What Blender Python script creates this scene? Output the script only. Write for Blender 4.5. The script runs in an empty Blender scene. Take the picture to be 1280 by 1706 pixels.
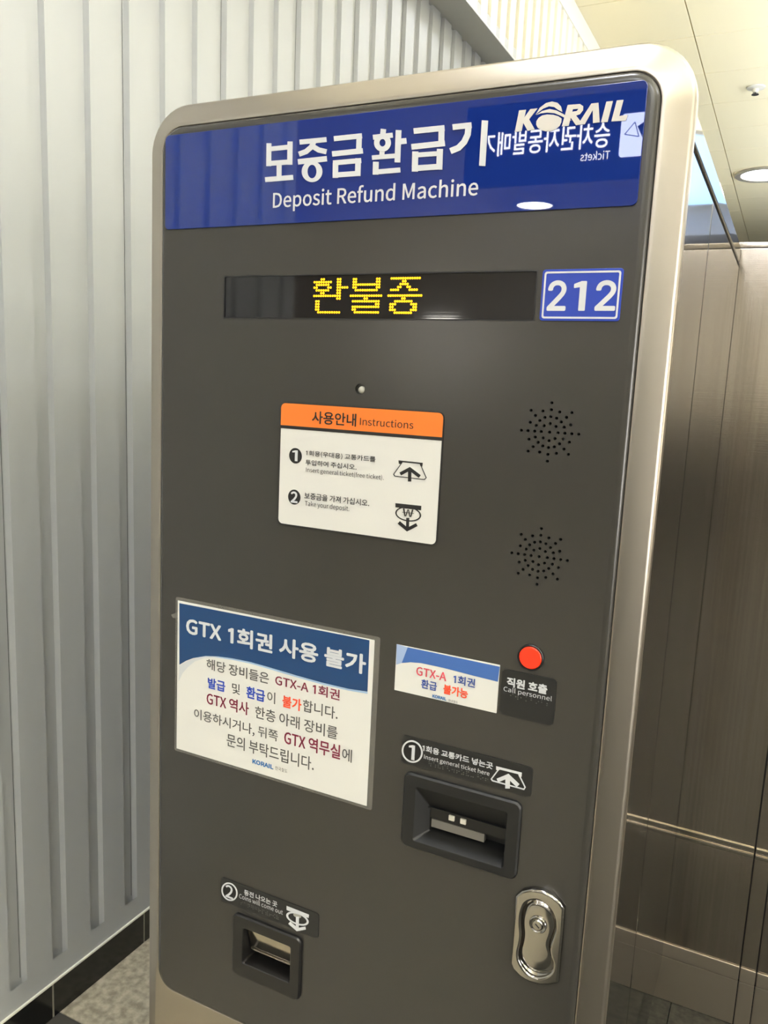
import bpy, bmesh, math, os, random
from mathutils import Vector, Matrix
random.seed(4)
SC = bpy.context.scene
COL = SC.collection
PI = math.pi

# ------------------------------------------------------------------ camera
cam_d = bpy.data.cameras.new('camera')
cam = bpy.data.objects.new('camera', cam_d)
COL.objects.link(cam)
cam_d.sensor_fit = 'VERTICAL'
cam_d.sensor_height = 36.0
cam_d.lens = 36.0 * 1353.1 / 1706.0
cam_d.clip_start = 0.02
right = Vector((0.893288331790211, 0.44695136334721997, 0.04764908277735081))
up = Vector((-0.11110347511470801, 0.11683992863844445, 0.9869166372562569))
fwd = Vector((-0.43553642110034485, 0.886895093195239, -0.15402959461505608))
CAM = Vector((0.4425, -0.82936, 1.4))
cam.matrix_world = Matrix(((right.x, up.x, -fwd.x, CAM.x), (right.y, up.y, -fwd.y, CAM.y),
                           (right.z, up.z, -fwd.z, CAM.z), (0, 0, 0, 1)))
SC.camera = cam

# ------------------------------------------------------------------ exposure, world, light levels
SC.view_settings.view_transform = 'Standard'
SC.view_settings.look = 'None'
SC.view_settings.gamma = 1.0
SC.view_settings.use_curve_mapping = False
SC.view_settings.exposure = 0.66
w = bpy.data.worlds.new('world')
SC.world = w
w.use_nodes = True
w.node_tree.nodes['Background'].inputs[0].default_value = (0.9, 0.95, 1.0, 1)
w.node_tree.nodes['Background'].inputs[1].default_value = 0.05
DOWNLIGHT = 40.0       # radiance of the recessed ceiling lamps
LINEAR = 72.0          # radiance of the added tubes that brighten the ceiling
SKYPANEL = .8         # radiance of the cool ceiling light panel
SIGN_LETTERS = 11.0
WALL_LAMP = 34.0
FILL_BOX = 9.0  # radiance of the added box that brightens the ribbed wall
LED_GLOW = .8
SC.cycles.max_bounces = 10
SC.cycles.diffuse_bounces = 6
SC.cycles.glossy_bounces = 6

# ------------------------------------------------------------------ materials
def lin(c):
    return tuple((x / 12.92 if x <= .04045 else ((x + .055) / 1.055) ** 2.4) for x in [v / 255 for v in c])

MATS = {}
def mat(name, rgb, rough=.5, metal=0.0, coat=0.0, ior=1.5, emit=0.0, bump=None, aniso=0.0, spec=.5):
    m = bpy.data.materials.new(name)
    m.use_nodes = True
    nt = m.node_tree
    b = nt.nodes['Principled BSDF']
    c = lin(rgb) + (1,)
    b.inputs['Base Color'].default_value = c
    b.inputs['Roughness'].default_value = rough
    b.inputs['Metallic'].default_value = metal
    b.inputs['IOR'].default_value = ior
    b.inputs['Coat Weight'].default_value = coat
    b.inputs['Coat Roughness'].default_value = .03
    b.inputs['Specular IOR Level'].default_value = spec
    b.inputs['Anisotropic'].default_value = aniso
    if emit:
        b.inputs['Emission Color'].default_value = c
        b.inputs['Emission Strength'].default_value = emit
    if bump:
        scale, strength, dist = bump
        tc = nt.nodes.new('ShaderNodeTexCoord')
        mp = nt.nodes.new('ShaderNodeMapping')
        mp.inputs['Scale'].default_value = scale
        nz = nt.nodes.new('ShaderNodeTexNoise')
        nz.inputs['Scale'].default_value = 1.0
        nz.inputs['Detail'].default_value = 3.0
        bp = nt.nodes.new('ShaderNodeBump')
        bp.inputs['Strength'].default_value = strength
        bp.inputs['Distance'].default_value = dist
        nt.links.new(tc.outputs['Object'], mp.inputs['Vector'])
        nt.links.new(mp.outputs[0], nz.inputs['Vector'])
        nt.links.new(nz.outputs['Fac'], bp.inputs['Height'])
        nt.links.new(bp.outputs[0], b.inputs['Normal'])
    MATS[name] = m
    return m

def mottle(name, scale, rgb1, rgb2, lo=.35, hi=.65, detail=6, vec=(1, 1, 1)):
    """break up a material's own colour with noise"""
    nt = MATS[name].node_tree
    b = nt.nodes['Principled BSDF']
    tc = nt.nodes.new('ShaderNodeTexCoord')
    mp = nt.nodes.new('ShaderNodeMapping')
    mp.inputs['Scale'].default_value = vec
    nz = nt.nodes.new('ShaderNodeTexNoise')
    nz.inputs['Scale'].default_value = scale
    nz.inputs['Detail'].default_value = detail
    rp = nt.nodes.new('ShaderNodeValToRGB')
    rp.color_ramp.elements[0].position = lo
    rp.color_ramp.elements[1].position = hi
    rp.color_ramp.elements[0].color = lin(rgb1) + (1,)
    rp.color_ramp.elements[1].color = lin(rgb2) + (1,)
    nt.links.new(tc.outputs['Object'], mp.inputs['Vector'])
    nt.links.new(mp.outputs[0], nz.inputs['Vector'])
    nt.links.new(nz.outputs['Fac'], rp.inputs['Fac'])
    nt.links.new(rp.outputs[0], b.inputs['Base Color'])

mat('wall_paint', (166, 168, 167), .42, bump=((3, 2, .6), .06, .01), spec=.35)
mat('upper_paint', (226, 221, 200), .4)
mat('white_trim', (232, 229, 216), .45)
mat('soffit_paint', (176, 177, 174), .5)
mat('dark_gap', (30, 30, 30), .8)
mat('ceiling_tile', (248, 236, 198), .6)
mat('plain_wall', (150, 146, 138), .6)
mat('floor_granite', (52, 50, 46), .6, spec=.15)
mottle('floor_granite', 70, (44, 43, 39), (62, 60, 54))
mat('pale_wall', (238, 233, 220), .6)
mat('black_tile', (20, 20, 19), .18)
mat('grout', (150, 145, 130), .8)
mat('floor_stone', (165, 158, 140), .28)
mottle('floor_stone', 55, (140, 133, 115), (186, 178, 158))
mat('floor_dark', (70, 68, 63), .6, spec=.2)
mat('panel_paint', (52, 50, 46), .25, bump=((140, 60, 140), .05, .002))
mat('steel_frame', (170, 163, 152), .36, metal=1.0, bump=((260, 260, 6), .03, .001))
mat('steel_side', (158, 158, 164), .06, metal=1.0)
mat('steel_brushed', (192, 182, 168), .17, metal=1.0, bump=((4, 4, 500), .04, .001))
mottle('steel_brushed', 3, (186, 176, 162), (198, 189, 175), vec=(60, 1, .6))
mat('steel_polished', (190, 182, 168), .1, metal=1.0)
mat('steel_satin', (204, 194, 178), .4, metal=1.0)
mat('chrome', (166, 163, 158), .12, metal=1.0)
mat('core_dark', (14, 14, 14), .7)
mat('banner_blue', (18, 40, 112), .012, ior=1.6)
mat('plate_blue', (36, 60, 158), .2)
mat('text_white', (198, 199, 200), .45)
mat('logo_white', (198, 193, 185), .45)
mat('display_black', (22, 21, 24), .05, ior=1.55, bump=((1, 1, 330), .03, .0005))
mat('led_amber', (255, 186, 8), .5, emit=LED_GLOW)
mat('led_core', (255, 214, 20), .5, emit=LED_GLOW)
mat('card_white', (206, 204, 197), .45)
mat('card_orange', (222, 114, 34), .45)
mat('text_black', (24, 22, 20), .5)
mat('paper_white', (214, 212, 204), .35)
mat('paper_blue', (18, 58, 102), .3)
mat('paper_edge', (150, 178, 206), .3)
mat('paper_grey', (196, 198, 198), .3)
mat('small_blue', (58, 96, 160), .35)
mat('small_pale', (150, 168, 200), .35)
mat('text_maroon', (118, 24, 52), .5)
mat('text_blue', (34, 66, 170), .5)
mat('text_grey', (84, 82, 78), .5)
mat('text_red', (228, 76, 40), .5)
mat('text_rose', (206, 70, 84), .5)
mat('text_navy', (44, 70, 140), .5)
mat('text_logo', (22, 98, 160), .5)
mat('label_black', (27, 27, 26), .4)
mat('disc_black', (12, 12, 12), .4)
mat('label_grey', (150, 148, 138), .4)
mat('braille', (56, 56, 54), .3)
mat('bezel_black', (17, 17, 16), .5)
mat('bezel_deep', (20, 20, 20), .45)
mat('coin_black', (20, 19, 18), .35)
mat('button_red', (246, 52, 20), .3)
mat('shutter_grey', (112, 108, 100), .4)
mat('sensor_pale', (205, 200, 185), .4)
mat('sign_body', (26, 34, 60), .5)
mat('sign_white', (255, 255, 255), .5, emit=SIGN_LETTERS)
mat('sign_icon', (214, 222, 255), .5, emit=SIGN_LETTERS * 1.0)
mat('lamp_warm', (244, 247, 255), .5, emit=DOWNLIGHT)
mat('lamp_linear', (232, 241, 255), .5, emit=LINEAR)
mat('lamp_cool', (146, 188, 240), .5, emit=SKYPANEL)
mat('wall_lamp', (255, 250, 240), .5, emit=WALL_LAMP)
mat('fill_face', (250, 246, 240), .5, emit=FILL_BOX)
mat('drop_paint', (108, 107, 105), .6)
mat('lamp_ring', (150, 144, 130), .4)
mat('sprinkler_white', (225, 220, 205), .4)

def clear_film():
    m = bpy.data.materials.new('clear_film')
    m.use_nodes = True
    nt = m.node_tree
    b = nt.nodes['Principled BSDF']
    b.inputs['Base Color'].default_value = lin((150, 146, 136)) + (1,)
    b.inputs['Roughness'].default_value = .15
    b.inputs['Alpha'].default_value = .28
    MATS['clear_film'] = m
clear_film()

# ------------------------------------------------------------------ helpers
def smooth(me, deg=35):
    for p in me.polygons:
        p.use_smooth = True
    me.set_sharp_from_angle(angle=math.radians(deg))

def link(name, me, material, parent=None, sm=True):
    if material is not None and not me.materials:
        me.materials.append(MATS[material])
    if sm:
        smooth(me)
    o = bpy.data.objects.new(name, me)
    COL.objects.link(o)
    if parent is not None:
        o.parent = parent
    if sm:
        wn = o.modifiers.new('weighted_normals', 'WEIGHTED_NORMAL')
        wn.keep_sharp = True
        wn.weight = 60
    return o

def obj(name, bm, material, parent=None, sm=True):
    bmesh.ops.recalc_face_normals(bm, faces=bm.faces)
    me = bpy.data.meshes.new(name)
    bm.to_mesh(me)
    bm.free()
    return link(name, me, material, parent, sm)

def thing(name, label, cat, loc=(0, 0, 0), group=None):
    o = bpy.data.objects.new(name, None)
    COL.objects.link(o)
    o.location = loc
    o.empty_display_size = .1
    o['label'] = label
    o['category'] = cat
    if group:
        o['group'] = group
    return o

def structure(o):
    o['kind'] = 'structure'
    return o

def box(bm, x0, x1, y0, y1, z0, z1, bev=0.0, seg=2):
    vs = [bm.verts.new((x, y, z)) for x in (x0, x1) for y in (y0, y1) for z in (z0, z1)]
    fs = []
    for a in ((0, 1, 3, 2), (4, 6, 7, 5), (0, 4, 5, 1), (2, 3, 7, 6), (0, 2, 6, 4), (1, 5, 7, 3)):
        fs.append(bm.faces.new([vs[i] for i in a]))
    if bev:
        es = list({e for f in fs for e in f.edges})
        bmesh.ops.recalc_face_normals(bm, faces=fs)
        bmesh.ops.bevel(bm, geom=es, offset=bev, segments=seg, affect='EDGES', profile=.5)

def rr(x0, x1, z0, z1, r, n=8):
    pts = []
    for cx, cz, a0 in ((x1 - r, z1 - r, 0), (x0 + r, z1 - r, 90), (x0 + r, z0 + r, 180), (x1 - r, z0 + r, 270)):
        for i in range(n + 1):
            a = math.radians(a0 + 90 * i / n)
            pts.append((cx + r * math.cos(a), cz + r * math.sin(a)))
    return pts

def circ(cx, cz, r, n=24):
    return [(cx + r * math.cos(2 * PI * i / n), cz + r * math.sin(2 * PI * i / n)) for i in range(n)]

def loft(bm, loops, cap_first=False, cap_last=False):
    """loops: list of (points2d, y) standing in the xz plane"""
    rings = [[bm.verts.new((p[0], y, p[1])) for p in pts] for pts, y in loops]
    n = len(rings[0])
    for a, b in zip(rings, rings[1:]):
        for i in range(n):
            bm.faces.new((a[i], a[(i + 1) % n], b[(i + 1) % n], b[i]))
    if cap_first:
        bm.faces.new(rings[0])
    if cap_last:
        bm.faces.new(rings[-1])

def plate_mesh(outers, y_front, thick, bevel=0.0, bres=2):
    """flat shapes in the xz plane (list of outlines; inner outlines cut holes), given thickness to the back"""
    cu = bpy.data.curves.new('c', 'CURVE')
    cu.dimensions = '2D'
    cu.fill_mode = 'BOTH'
    cu.extrude = max(1e-6, thick / 2 - bevel)
    if bevel:
        cu.bevel_depth = bevel
        cu.bevel_resolution = bres
        cu.offset = -bevel
    for pts in outers:
        s = cu.splines.new('POLY')
        s.points.add(len(pts) - 1)
        for p, q in zip(s.points, pts):
            p.co = (q[0], q[1], 0, 1)
        s.use_cyclic_u = True
    o = bpy.data.objects.new('c', cu)
    COL.objects.link(o)
    bpy.context.view_layer.update()
    dg = bpy.context.evaluated_depsgraph_get()
    me = bpy.data.meshes.new_from_object(o.evaluated_get(dg))
    bpy.data.objects.remove(o)
    bpy.data.curves.remove(cu)
    for v in me.vertices:
        x, y, z = v.co
        v.co = (x, y_front + thick / 2 - z, y)
    me.materials.clear()
    return me

def plate(name, outers, y_front, thick, material, parent, bevel=0.0, sm=True):
    me = plate_mesh(outers, y_front, thick, bevel)
    me.name = name
    return link(name, me, material, parent, sm)

def marks(name, shapes, y_front, material, parent, thick=.0003):
    """printed marks: each outline (or ring) its own flat piece, one mesh"""
    bm = bmesh.new()
    for i, s in enumerate(shapes):
        me = plate_mesh([s[1], s[2]] if s[0] == 'ring' else [s], y_front - i * .00002, thick)
        bm.from_mesh(me)
        bpy.data.meshes.remove(me)
    me = bpy.data.meshes.new(name)
    bm.to_mesh(me)
    bm.free()
    return link(name, me, material, parent, False)

def bundled_font(fn):
    """a typeface that ships inside Blender; its built-in one if absent"""
    try:
        return bpy.data.fonts.load(os.path.join(bpy.utils.system_resource('DATAFILES', path='fonts'), fn))
    except Exception:
        return None
FONT_SANS = bundled_font('Noto Sans CJK Regular.woff2')
FONT_GROT = bundled_font('Inter.woff2')

def mesh_from(bm, name):
    me = bpy.data.meshes.new(name)
    bm.to_mesh(me)
    bm.free()
    return me

ONE = ((.19, 0), (.31, 0), (.31, .74), (.215, .74), (.04, .655), (.04, .565), (.19, .61))
def raw_text(body, font):
    cu = bpy.data.curves.new('t', 'FONT')
    cu.body = body
    if font is not None:
        cu.font = font
    cu.resolution_u = 3
    o = bpy.data.objects.new('t', cu)
    COL.objects.link(o)
    bpy.context.view_layer.update()
    dg = bpy.context.evaluated_depsgraph_get()
    me = bpy.data.meshes.new_from_object(o.evaluated_get(dg))
    bpy.data.objects.remove(o)
    bpy.data.curves.remove(cu)
    me.materials.clear()
    return me

def footless_one(me, body, font):
    """swap each figure one for a plain one without a foot, as the signs print it"""
    bm = bmesh.new()
    bm.from_mesh(me)
    bmesh.ops.remove_doubles(bm, verts=bm.verts, dist=1e-6)
    for i, ch in enumerate(body):
        if ch != '1':
            continue
        m2 = raw_text(body[:i + 1], font)
        right = max(v.co.x for v in m2.vertices)
        bpy.data.meshes.remove(m2)
        seed = min(bm.verts, key=lambda v: abs(v.co.x - right) + .01 * abs(v.co.y))
        isl, todo = {seed}, [seed]
        while todo:
            for e in todo.pop().link_edges:
                for u in e.verts:
                    if u not in isl:
                        isl.add(u)
                        todo.append(u)
        a, b = min(v.co.x for v in isl), max(v.co.x for v in isl)
        lo, hi = min(v.co.y for v in isl), max(v.co.y for v in isl)
        bmesh.ops.delete(bm, geom=list(isl), context='VERTS')
        k = (hi - lo) / .74
        c = (a + b) / 2
        bm.faces.new([bm.verts.new((c + (p[0] - .2) * k * .85, lo + p[1] * k, 0)) for p in ONE])
    bm.to_mesh(me)
    bm.free()

def text_mesh(body, x0, x1, z0, z1, y, weight=0.0, flip=False, font=None):
    """one line of writing fitted to its box on the face; weight (in ems) thickens the strokes"""
    weight *= .5
    f = font or FONT_SANS
    if body == '1':
        bm = bmesh.new()
        bm.faces.new([bm.verts.new((p[0], p[1], 0)) for p in ((.17, 0), (.27, 0), (.27, .72), (.185, .72), (.06, .655), (.06, .575), (.17, .60))])
        me = mesh_from(bm, 'one')
    else:
        me = raw_text(body, f)
        if '1' in body:
            footless_one(me, body, f)
    xs = [v.co.x for v in me.vertices]
    ys = [v.co.y for v in me.vertices]
    ax, bx, ay, by = min(xs), max(xs), min(ys), max(ys)
    r = abs(weight) * (z1 - z0) / (by - ay) if weight > 0 else 0.0
    x0, x1, z0, z1 = x0 + r, x1 - r, z0 + r, z1 - r
    for v in me.vertices:
        u = (v.co.x - ax) / (bx - ax)
        t = (v.co.y - ay) / (by - ay)
        x = x1 - u * (x1 - x0) if flip else x0 + u * (x1 - x0)
        v.co = (x, y, z0 + t * (z1 - z0))
    if flip:
        me.flip_normals()
    if r:
        bm = bmesh.new()
        s = 1 if flip else -1
        for k in range(9):
            tmp = me.copy()
            a = PI * k / 4
            d = Vector((r * math.cos(a), s * .00001 * k, r * math.sin(a))) if k < 8 else Vector((0, s * .00009, 0))
            tmp.transform(Matrix.Translation(d))
            bm.from_mesh(tmp)
            bpy.data.meshes.remove(tmp)
        bm.to_mesh(me)
        bm.free()
    return me

def letters(name, rows, y, parent, font=None):
    """writing on one sign: each line (or word of another colour) its own mesh"""
    for body, x0, x1, z0, z1, ink, wt in rows:
        if font is FONT_GROT and not body.isascii():
            me = text_mesh(body, x0, x1, z0, z1, y, wt)
        else:
            me = text_mesh(body, x0, x1, z0, z1, y, wt, font=font)
        link(name, me, ink, parent, False)

# lettering and marks, metres on the machine's front face
RECT = {'banner': (-0.2908, 0.2885, 1.5805, 1.6927), 'disp': (-0.1986, 0.1961, 1.4721, 1.5229), 'plate': (0.2025, 0.2807, 1.4736, 1.522), 'card': (-0.1088, 0.1024, 1.2261, 1.3731), 'gtx': (-0.2653, 0.0316, 0.8919, 1.1023), 'small': (0.0603, 0.1864, 1.0468, 1.1026), 'call': (0.1894, 0.2504, 1.0474, 1.0993), 'lab1': (0.074, 0.2323, 0.9597, 0.9948), 'bez1': (0.0805, 0.2239, 0.8586, 0.9515), 'lab2': (-0.1854, -0.0295, 0.6897, 0.725), 'bez2': (-0.1621, -0.0526, 0.5915, 0.6821)}
BANNER_KOREAN = [[(-0.13872,1.67129),(-0.13836,1.64596),(-0.13143,1.6454),(-0.13182,1.67066)],[(-0.10967,1.67085),(-0.10919,1.64552),(-0.10217,1.64495),(-0.10268,1.6702)],[(-0.13464,1.66192),(-0.10553,1.66202),(-0.10638,1.66721),(-0.13548,1.66718)],[(-0.13464,1.64588),(-0.10543,1.64555),(-0.10613,1.65098),(-0.13532,1.65138)],[(-0.12382,1.64818),(-0.1234,1.63126),(-0.11655,1.63078),(-0.11699,1.64765)],[(-0.13905,1.62818),(-0.10007,1.62834),(-0.10083,1.63378),(-0.13981,1.63371)],[(-0.09276,1.66602),(-0.05718,1.66586),(-0.05801,1.67114),(-0.09359,1.67139)],[(-0.07749,1.66874),(-0.07988,1.66422),(-0.08602,1.66035),(-0.09489,1.65844),(-0.09234,1.65302),(-0.08232,1.65521),(-0.07413,1.6604),(-0.07119,1.66601)],[(-0.07818,1.6611),(-0.06838,1.65567),(-0.05767,1.65285),(-0.0564,1.65807),(-0.06603,1.66063),(-0.07486,1.66554)],[(-0.09413,1.64449),(-0.05569,1.64513),(-0.05671,1.65096),(-0.09514,1.65043)],[(-0.04756,1.66581),(-0.012,1.66594),(-0.01293,1.67131),(-0.04849,1.67127)],[(-0.01925,1.66888),(-0.01905,1.65209),(-0.01235,1.6514),(-0.01257,1.66814)],[(-0.04913,1.64968),(-0.0101,1.65004),(-0.01107,1.65574),(-0.0501,1.65549)],[(-0.04752,1.64027),(-0.01178,1.64033),(-0.01258,1.64552),(-0.04831,1.64556)],[(-0.04825,1.64329),(-0.04779,1.62695),(-0.04075,1.62642),(-0.04123,1.64271)],[(-0.01949,1.64582),(-0.01922,1.62723),(-0.01224,1.62661),(-0.01254,1.64514)],[(-0.04736,1.62699),(-0.01239,1.62681),(-0.01312,1.63224),(-0.04808,1.63251)],('ring',[(-0.06144,1.63468),(-0.06167,1.63218),(-0.06258,1.62984),(-0.06412,1.62778),(-0.06621,1.62611),(-0.06876,1.62491),(-0.07163,1.62425),(-0.07469,1.62415),(-0.07778,1.62463),(-0.08075,1.62567),(-0.08344,1.62721),(-0.08572,1.62917),(-0.08746,1.63146),(-0.08859,1.63397),(-0.08904,1.63655),(-0.08879,1.63909),(-0.08785,1.64145),(-0.08627,1.64351),(-0.08414,1.64517),(-0.08156,1.64634),(-0.07867,1.64697),(-0.07561,1.64704),(-0.07253,1.64653),(-0.0696,1.64547),(-0.06695,1.64393),(-0.06471,1.64198),(-0.06299,1.63971),(-0.06188,1.63724)],[(-0.06912,1.6352),(-0.0692,1.63358),(-0.06959,1.63205),(-0.07025,1.6307),(-0.07115,1.62959),(-0.07226,1.62879),(-0.07352,1.62833),(-0.07485,1.62823),(-0.07621,1.6285),(-0.07751,1.62913),(-0.0787,1.63009),(-0.07971,1.63132),(-0.08048,1.63277),(-0.081,1.63437),(-0.08121,1.63602),(-0.08112,1.63766),(-0.08074,1.63919),(-0.08007,1.64054),(-0.07915,1.64164),(-0.07804,1.64244),(-0.07678,1.64289),(-0.07544,1.64298),(-0.07409,1.6427),(-0.0728,1.64207),(-0.07162,1.64111),(-0.07062,1.63988),(-0.06985,1.63844),(-0.06934,1.63685)]),[(0.01039,1.67384),(0.00996,1.66833),(0.01656,1.66716),(0.01698,1.67266)],[(0.0018,1.66326),(0.02572,1.66347),(0.02479,1.66854),(0.00087,1.66839)],[(0.01027,1.65189),(0.01026,1.64528),(0.0163,1.64459),(0.0163,1.65119)],[(0.00154,1.64244),(0.03482,1.64222),(0.03413,1.64689),(0.00086,1.64719)],[(0.02865,1.67083),(0.02905,1.638),(0.03594,1.63728),(0.03549,1.67002)],[(0.0336,1.65579),(0.04261,1.65586),(0.04157,1.66171),(0.03257,1.66166)],[(0.00276,1.64049),(0.00296,1.62713),(0.01004,1.62648),(0.00982,1.6398)],[(0.00359,1.6269),(0.03688,1.62703),(0.03611,1.63212),(0.00282,1.63208)],[(0.05053,1.66495),(0.08598,1.66501),(0.08496,1.67072),(0.04951,1.67076)],[(0.07867,1.66949),(0.07951,1.65083),(0.08626,1.6502),(0.08541,1.6688)],[(0.04882,1.64918),(0.08742,1.64977),(0.08636,1.6555),(0.04775,1.65501)],[(0.0496,1.64748),(0.05022,1.627),(0.05743,1.62636),(0.0568,1.64677)],[(0.07812,1.64785),(0.07864,1.62709),(0.08566,1.62641),(0.08512,1.6471)],[(0.05352,1.64102),(0.08225,1.64055),(0.08158,1.64531),(0.05286,1.64585)],[(0.05066,1.62721),(0.0854,1.62683),(0.0846,1.63259),(0.04987,1.63307)],[(0.09506,1.66499),(0.11599,1.66507),(0.11496,1.67068),(0.09403,1.67067)],[(0.10885,1.66845),(0.10858,1.66034),(0.10556,1.65409),(0.10041,1.64952),(0.09218,1.64721),(0.09512,1.64136),(0.10466,1.64408),(0.11147,1.65016),(0.11532,1.65819),(0.11561,1.66731)],[(0.12637,1.67154),(0.12646,1.62747),(0.13337,1.62661),(0.13323,1.67054)],('ring',[(0.02378,1.65829),(0.02364,1.65628),(0.02298,1.65441),(0.02186,1.65278),(0.02031,1.65146),(0.01841,1.65052),(0.01627,1.65002),(0.01398,1.64996),(0.01166,1.65037),(0.00942,1.65122),(0.00739,1.65247),(0.00566,1.65406),(0.00433,1.6559),(0.00346,1.65791),(0.00309,1.65998),(0.00324,1.662),(0.00392,1.66388),(0.00507,1.66552),(0.00664,1.66683),(0.00855,1.66775),(0.01071,1.66824),(0.013,1.66827),(0.01531,1.66784),(0.01752,1.66698),(0.01953,1.66573),(0.02124,1.66415),(0.02255,1.66232),(0.02342,1.66033)],[(0.01721,1.65882),(0.01716,1.65797),(0.01693,1.65718),(0.01653,1.65648),(0.01597,1.65592),(0.01529,1.65552),(0.01452,1.65529),(0.01369,1.65526),(0.01286,1.65543),(0.01205,1.65578),(0.01132,1.65629),(0.01069,1.65695),(0.01021,1.65772),(0.00989,1.65857),(0.00975,1.65943),(0.0098,1.66029),(0.01003,1.66108),(0.01044,1.66178),(0.011,1.66234),(0.01168,1.66274),(0.01246,1.66296),(0.01328,1.66299),(0.01412,1.66283),(0.01492,1.66247),(0.01565,1.66196),(0.01627,1.6613),(0.01675,1.66053),(0.01707,1.65969)])]
LOGO = [[(0.16514,1.67738),(0.17232,1.67736),(0.1692,1.6573),(0.1622,1.65756)],[(0.17019,1.66908),(0.17669,1.6775),(0.18391,1.67748),(0.17618,1.66794)],[(0.16933,1.66881),(0.1756,1.66903),(0.18272,1.65784),(0.1755,1.65732),(0.16979,1.66612)],[(0.18249,1.67181),(0.18636,1.6778),(0.19222,1.68152),(0.19826,1.68237),(0.20387,1.68057),(0.20757,1.67683),(0.20932,1.67171),(0.20502,1.67393),(0.20088,1.67704),(0.19554,1.67825),(0.18954,1.67658)],[(0.1829,1.67131),(0.18908,1.67458),(0.19637,1.67557),(0.20322,1.67366),(0.21083,1.66943),(0.2192,1.6627),(0.21422,1.66484),(0.2079,1.66836),(0.2016,1.67122),(0.19416,1.6725),(0.18802,1.67242)],[(0.18386,1.66231),(0.18386,1.66552),(0.18586,1.66841),(0.18942,1.67035),(0.1943,1.67079),(0.20049,1.66986),(0.2055,1.66803),(0.20909,1.66566),(0.20913,1.66228),(0.2077,1.65902),(0.20463,1.65647),(0.19987,1.65496),(0.19433,1.6551),(0.18927,1.65669),(0.18559,1.6593)],[(0.21413,1.67752),(0.22034,1.67745),(0.2167,1.65821),(0.20993,1.65837)],[(0.21413,1.67752),(0.22606,1.67721),(0.22571,1.67302),(0.21832,1.67319)],[(0.22606,1.67721),(0.22945,1.67487),(0.22964,1.6713),(0.22685,1.6679),(0.22243,1.66687),(0.22306,1.67061),(0.22481,1.67244),(0.22489,1.67421)],[(0.21803,1.67087),(0.2235,1.67101),(0.22266,1.66696),(0.21717,1.66692)],[(0.21705,1.66693),(0.22259,1.66775),(0.23051,1.6583),(0.22376,1.65813)],[(0.23717,1.67653),(0.24207,1.67648),(0.23241,1.65824),(0.22553,1.65831)],[(0.23834,1.67652),(0.24393,1.67651),(0.24666,1.65861),(0.24026,1.65853)],[(0.25142,1.67673),(0.2575,1.67666),(0.2542,1.65835),(0.24783,1.6585)],[(0.26113,1.67683),(0.26738,1.67674),(0.26396,1.65811),(0.25765,1.65837)],[(0.26414,1.66247),(0.27281,1.66295),(0.27136,1.65786),(0.25765,1.65837)]]
PLATE_BORDER = [[(0.20383,1.52179),(0.27983,1.52179),(0.2803,1.47349),(0.20396,1.47375)]]
PLATE_BORDER_LINE = [[(0.20257,1.51928),(0.28007,1.51936),(0.2799,1.52086),(0.20241,1.52085)],[(0.27857,1.51986),(0.27903,1.47524),(0.28057,1.47513),(0.2801,1.51971)],[(0.28038,1.47647),(0.20374,1.4765),(0.20386,1.4749),(0.2805,1.47494)],[(0.20541,1.47531),(0.2044,1.52034),(0.20274,1.52045),(0.20373,1.47539)]]
CARD_ORANGE = [[(-0.10918,1.37039),(-0.10839,1.37259),(-0.10562,1.37363),(0.09891,1.37253),(0.10147,1.37137),(0.10235,1.36865),(0.10288,1.34638),(-0.10839,1.34697)]]
CARD_RULE = [[(-0.10839,1.34697),(0.10288,1.34638),(0.10278,1.34242),(-0.10891,1.34331)]]
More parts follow.
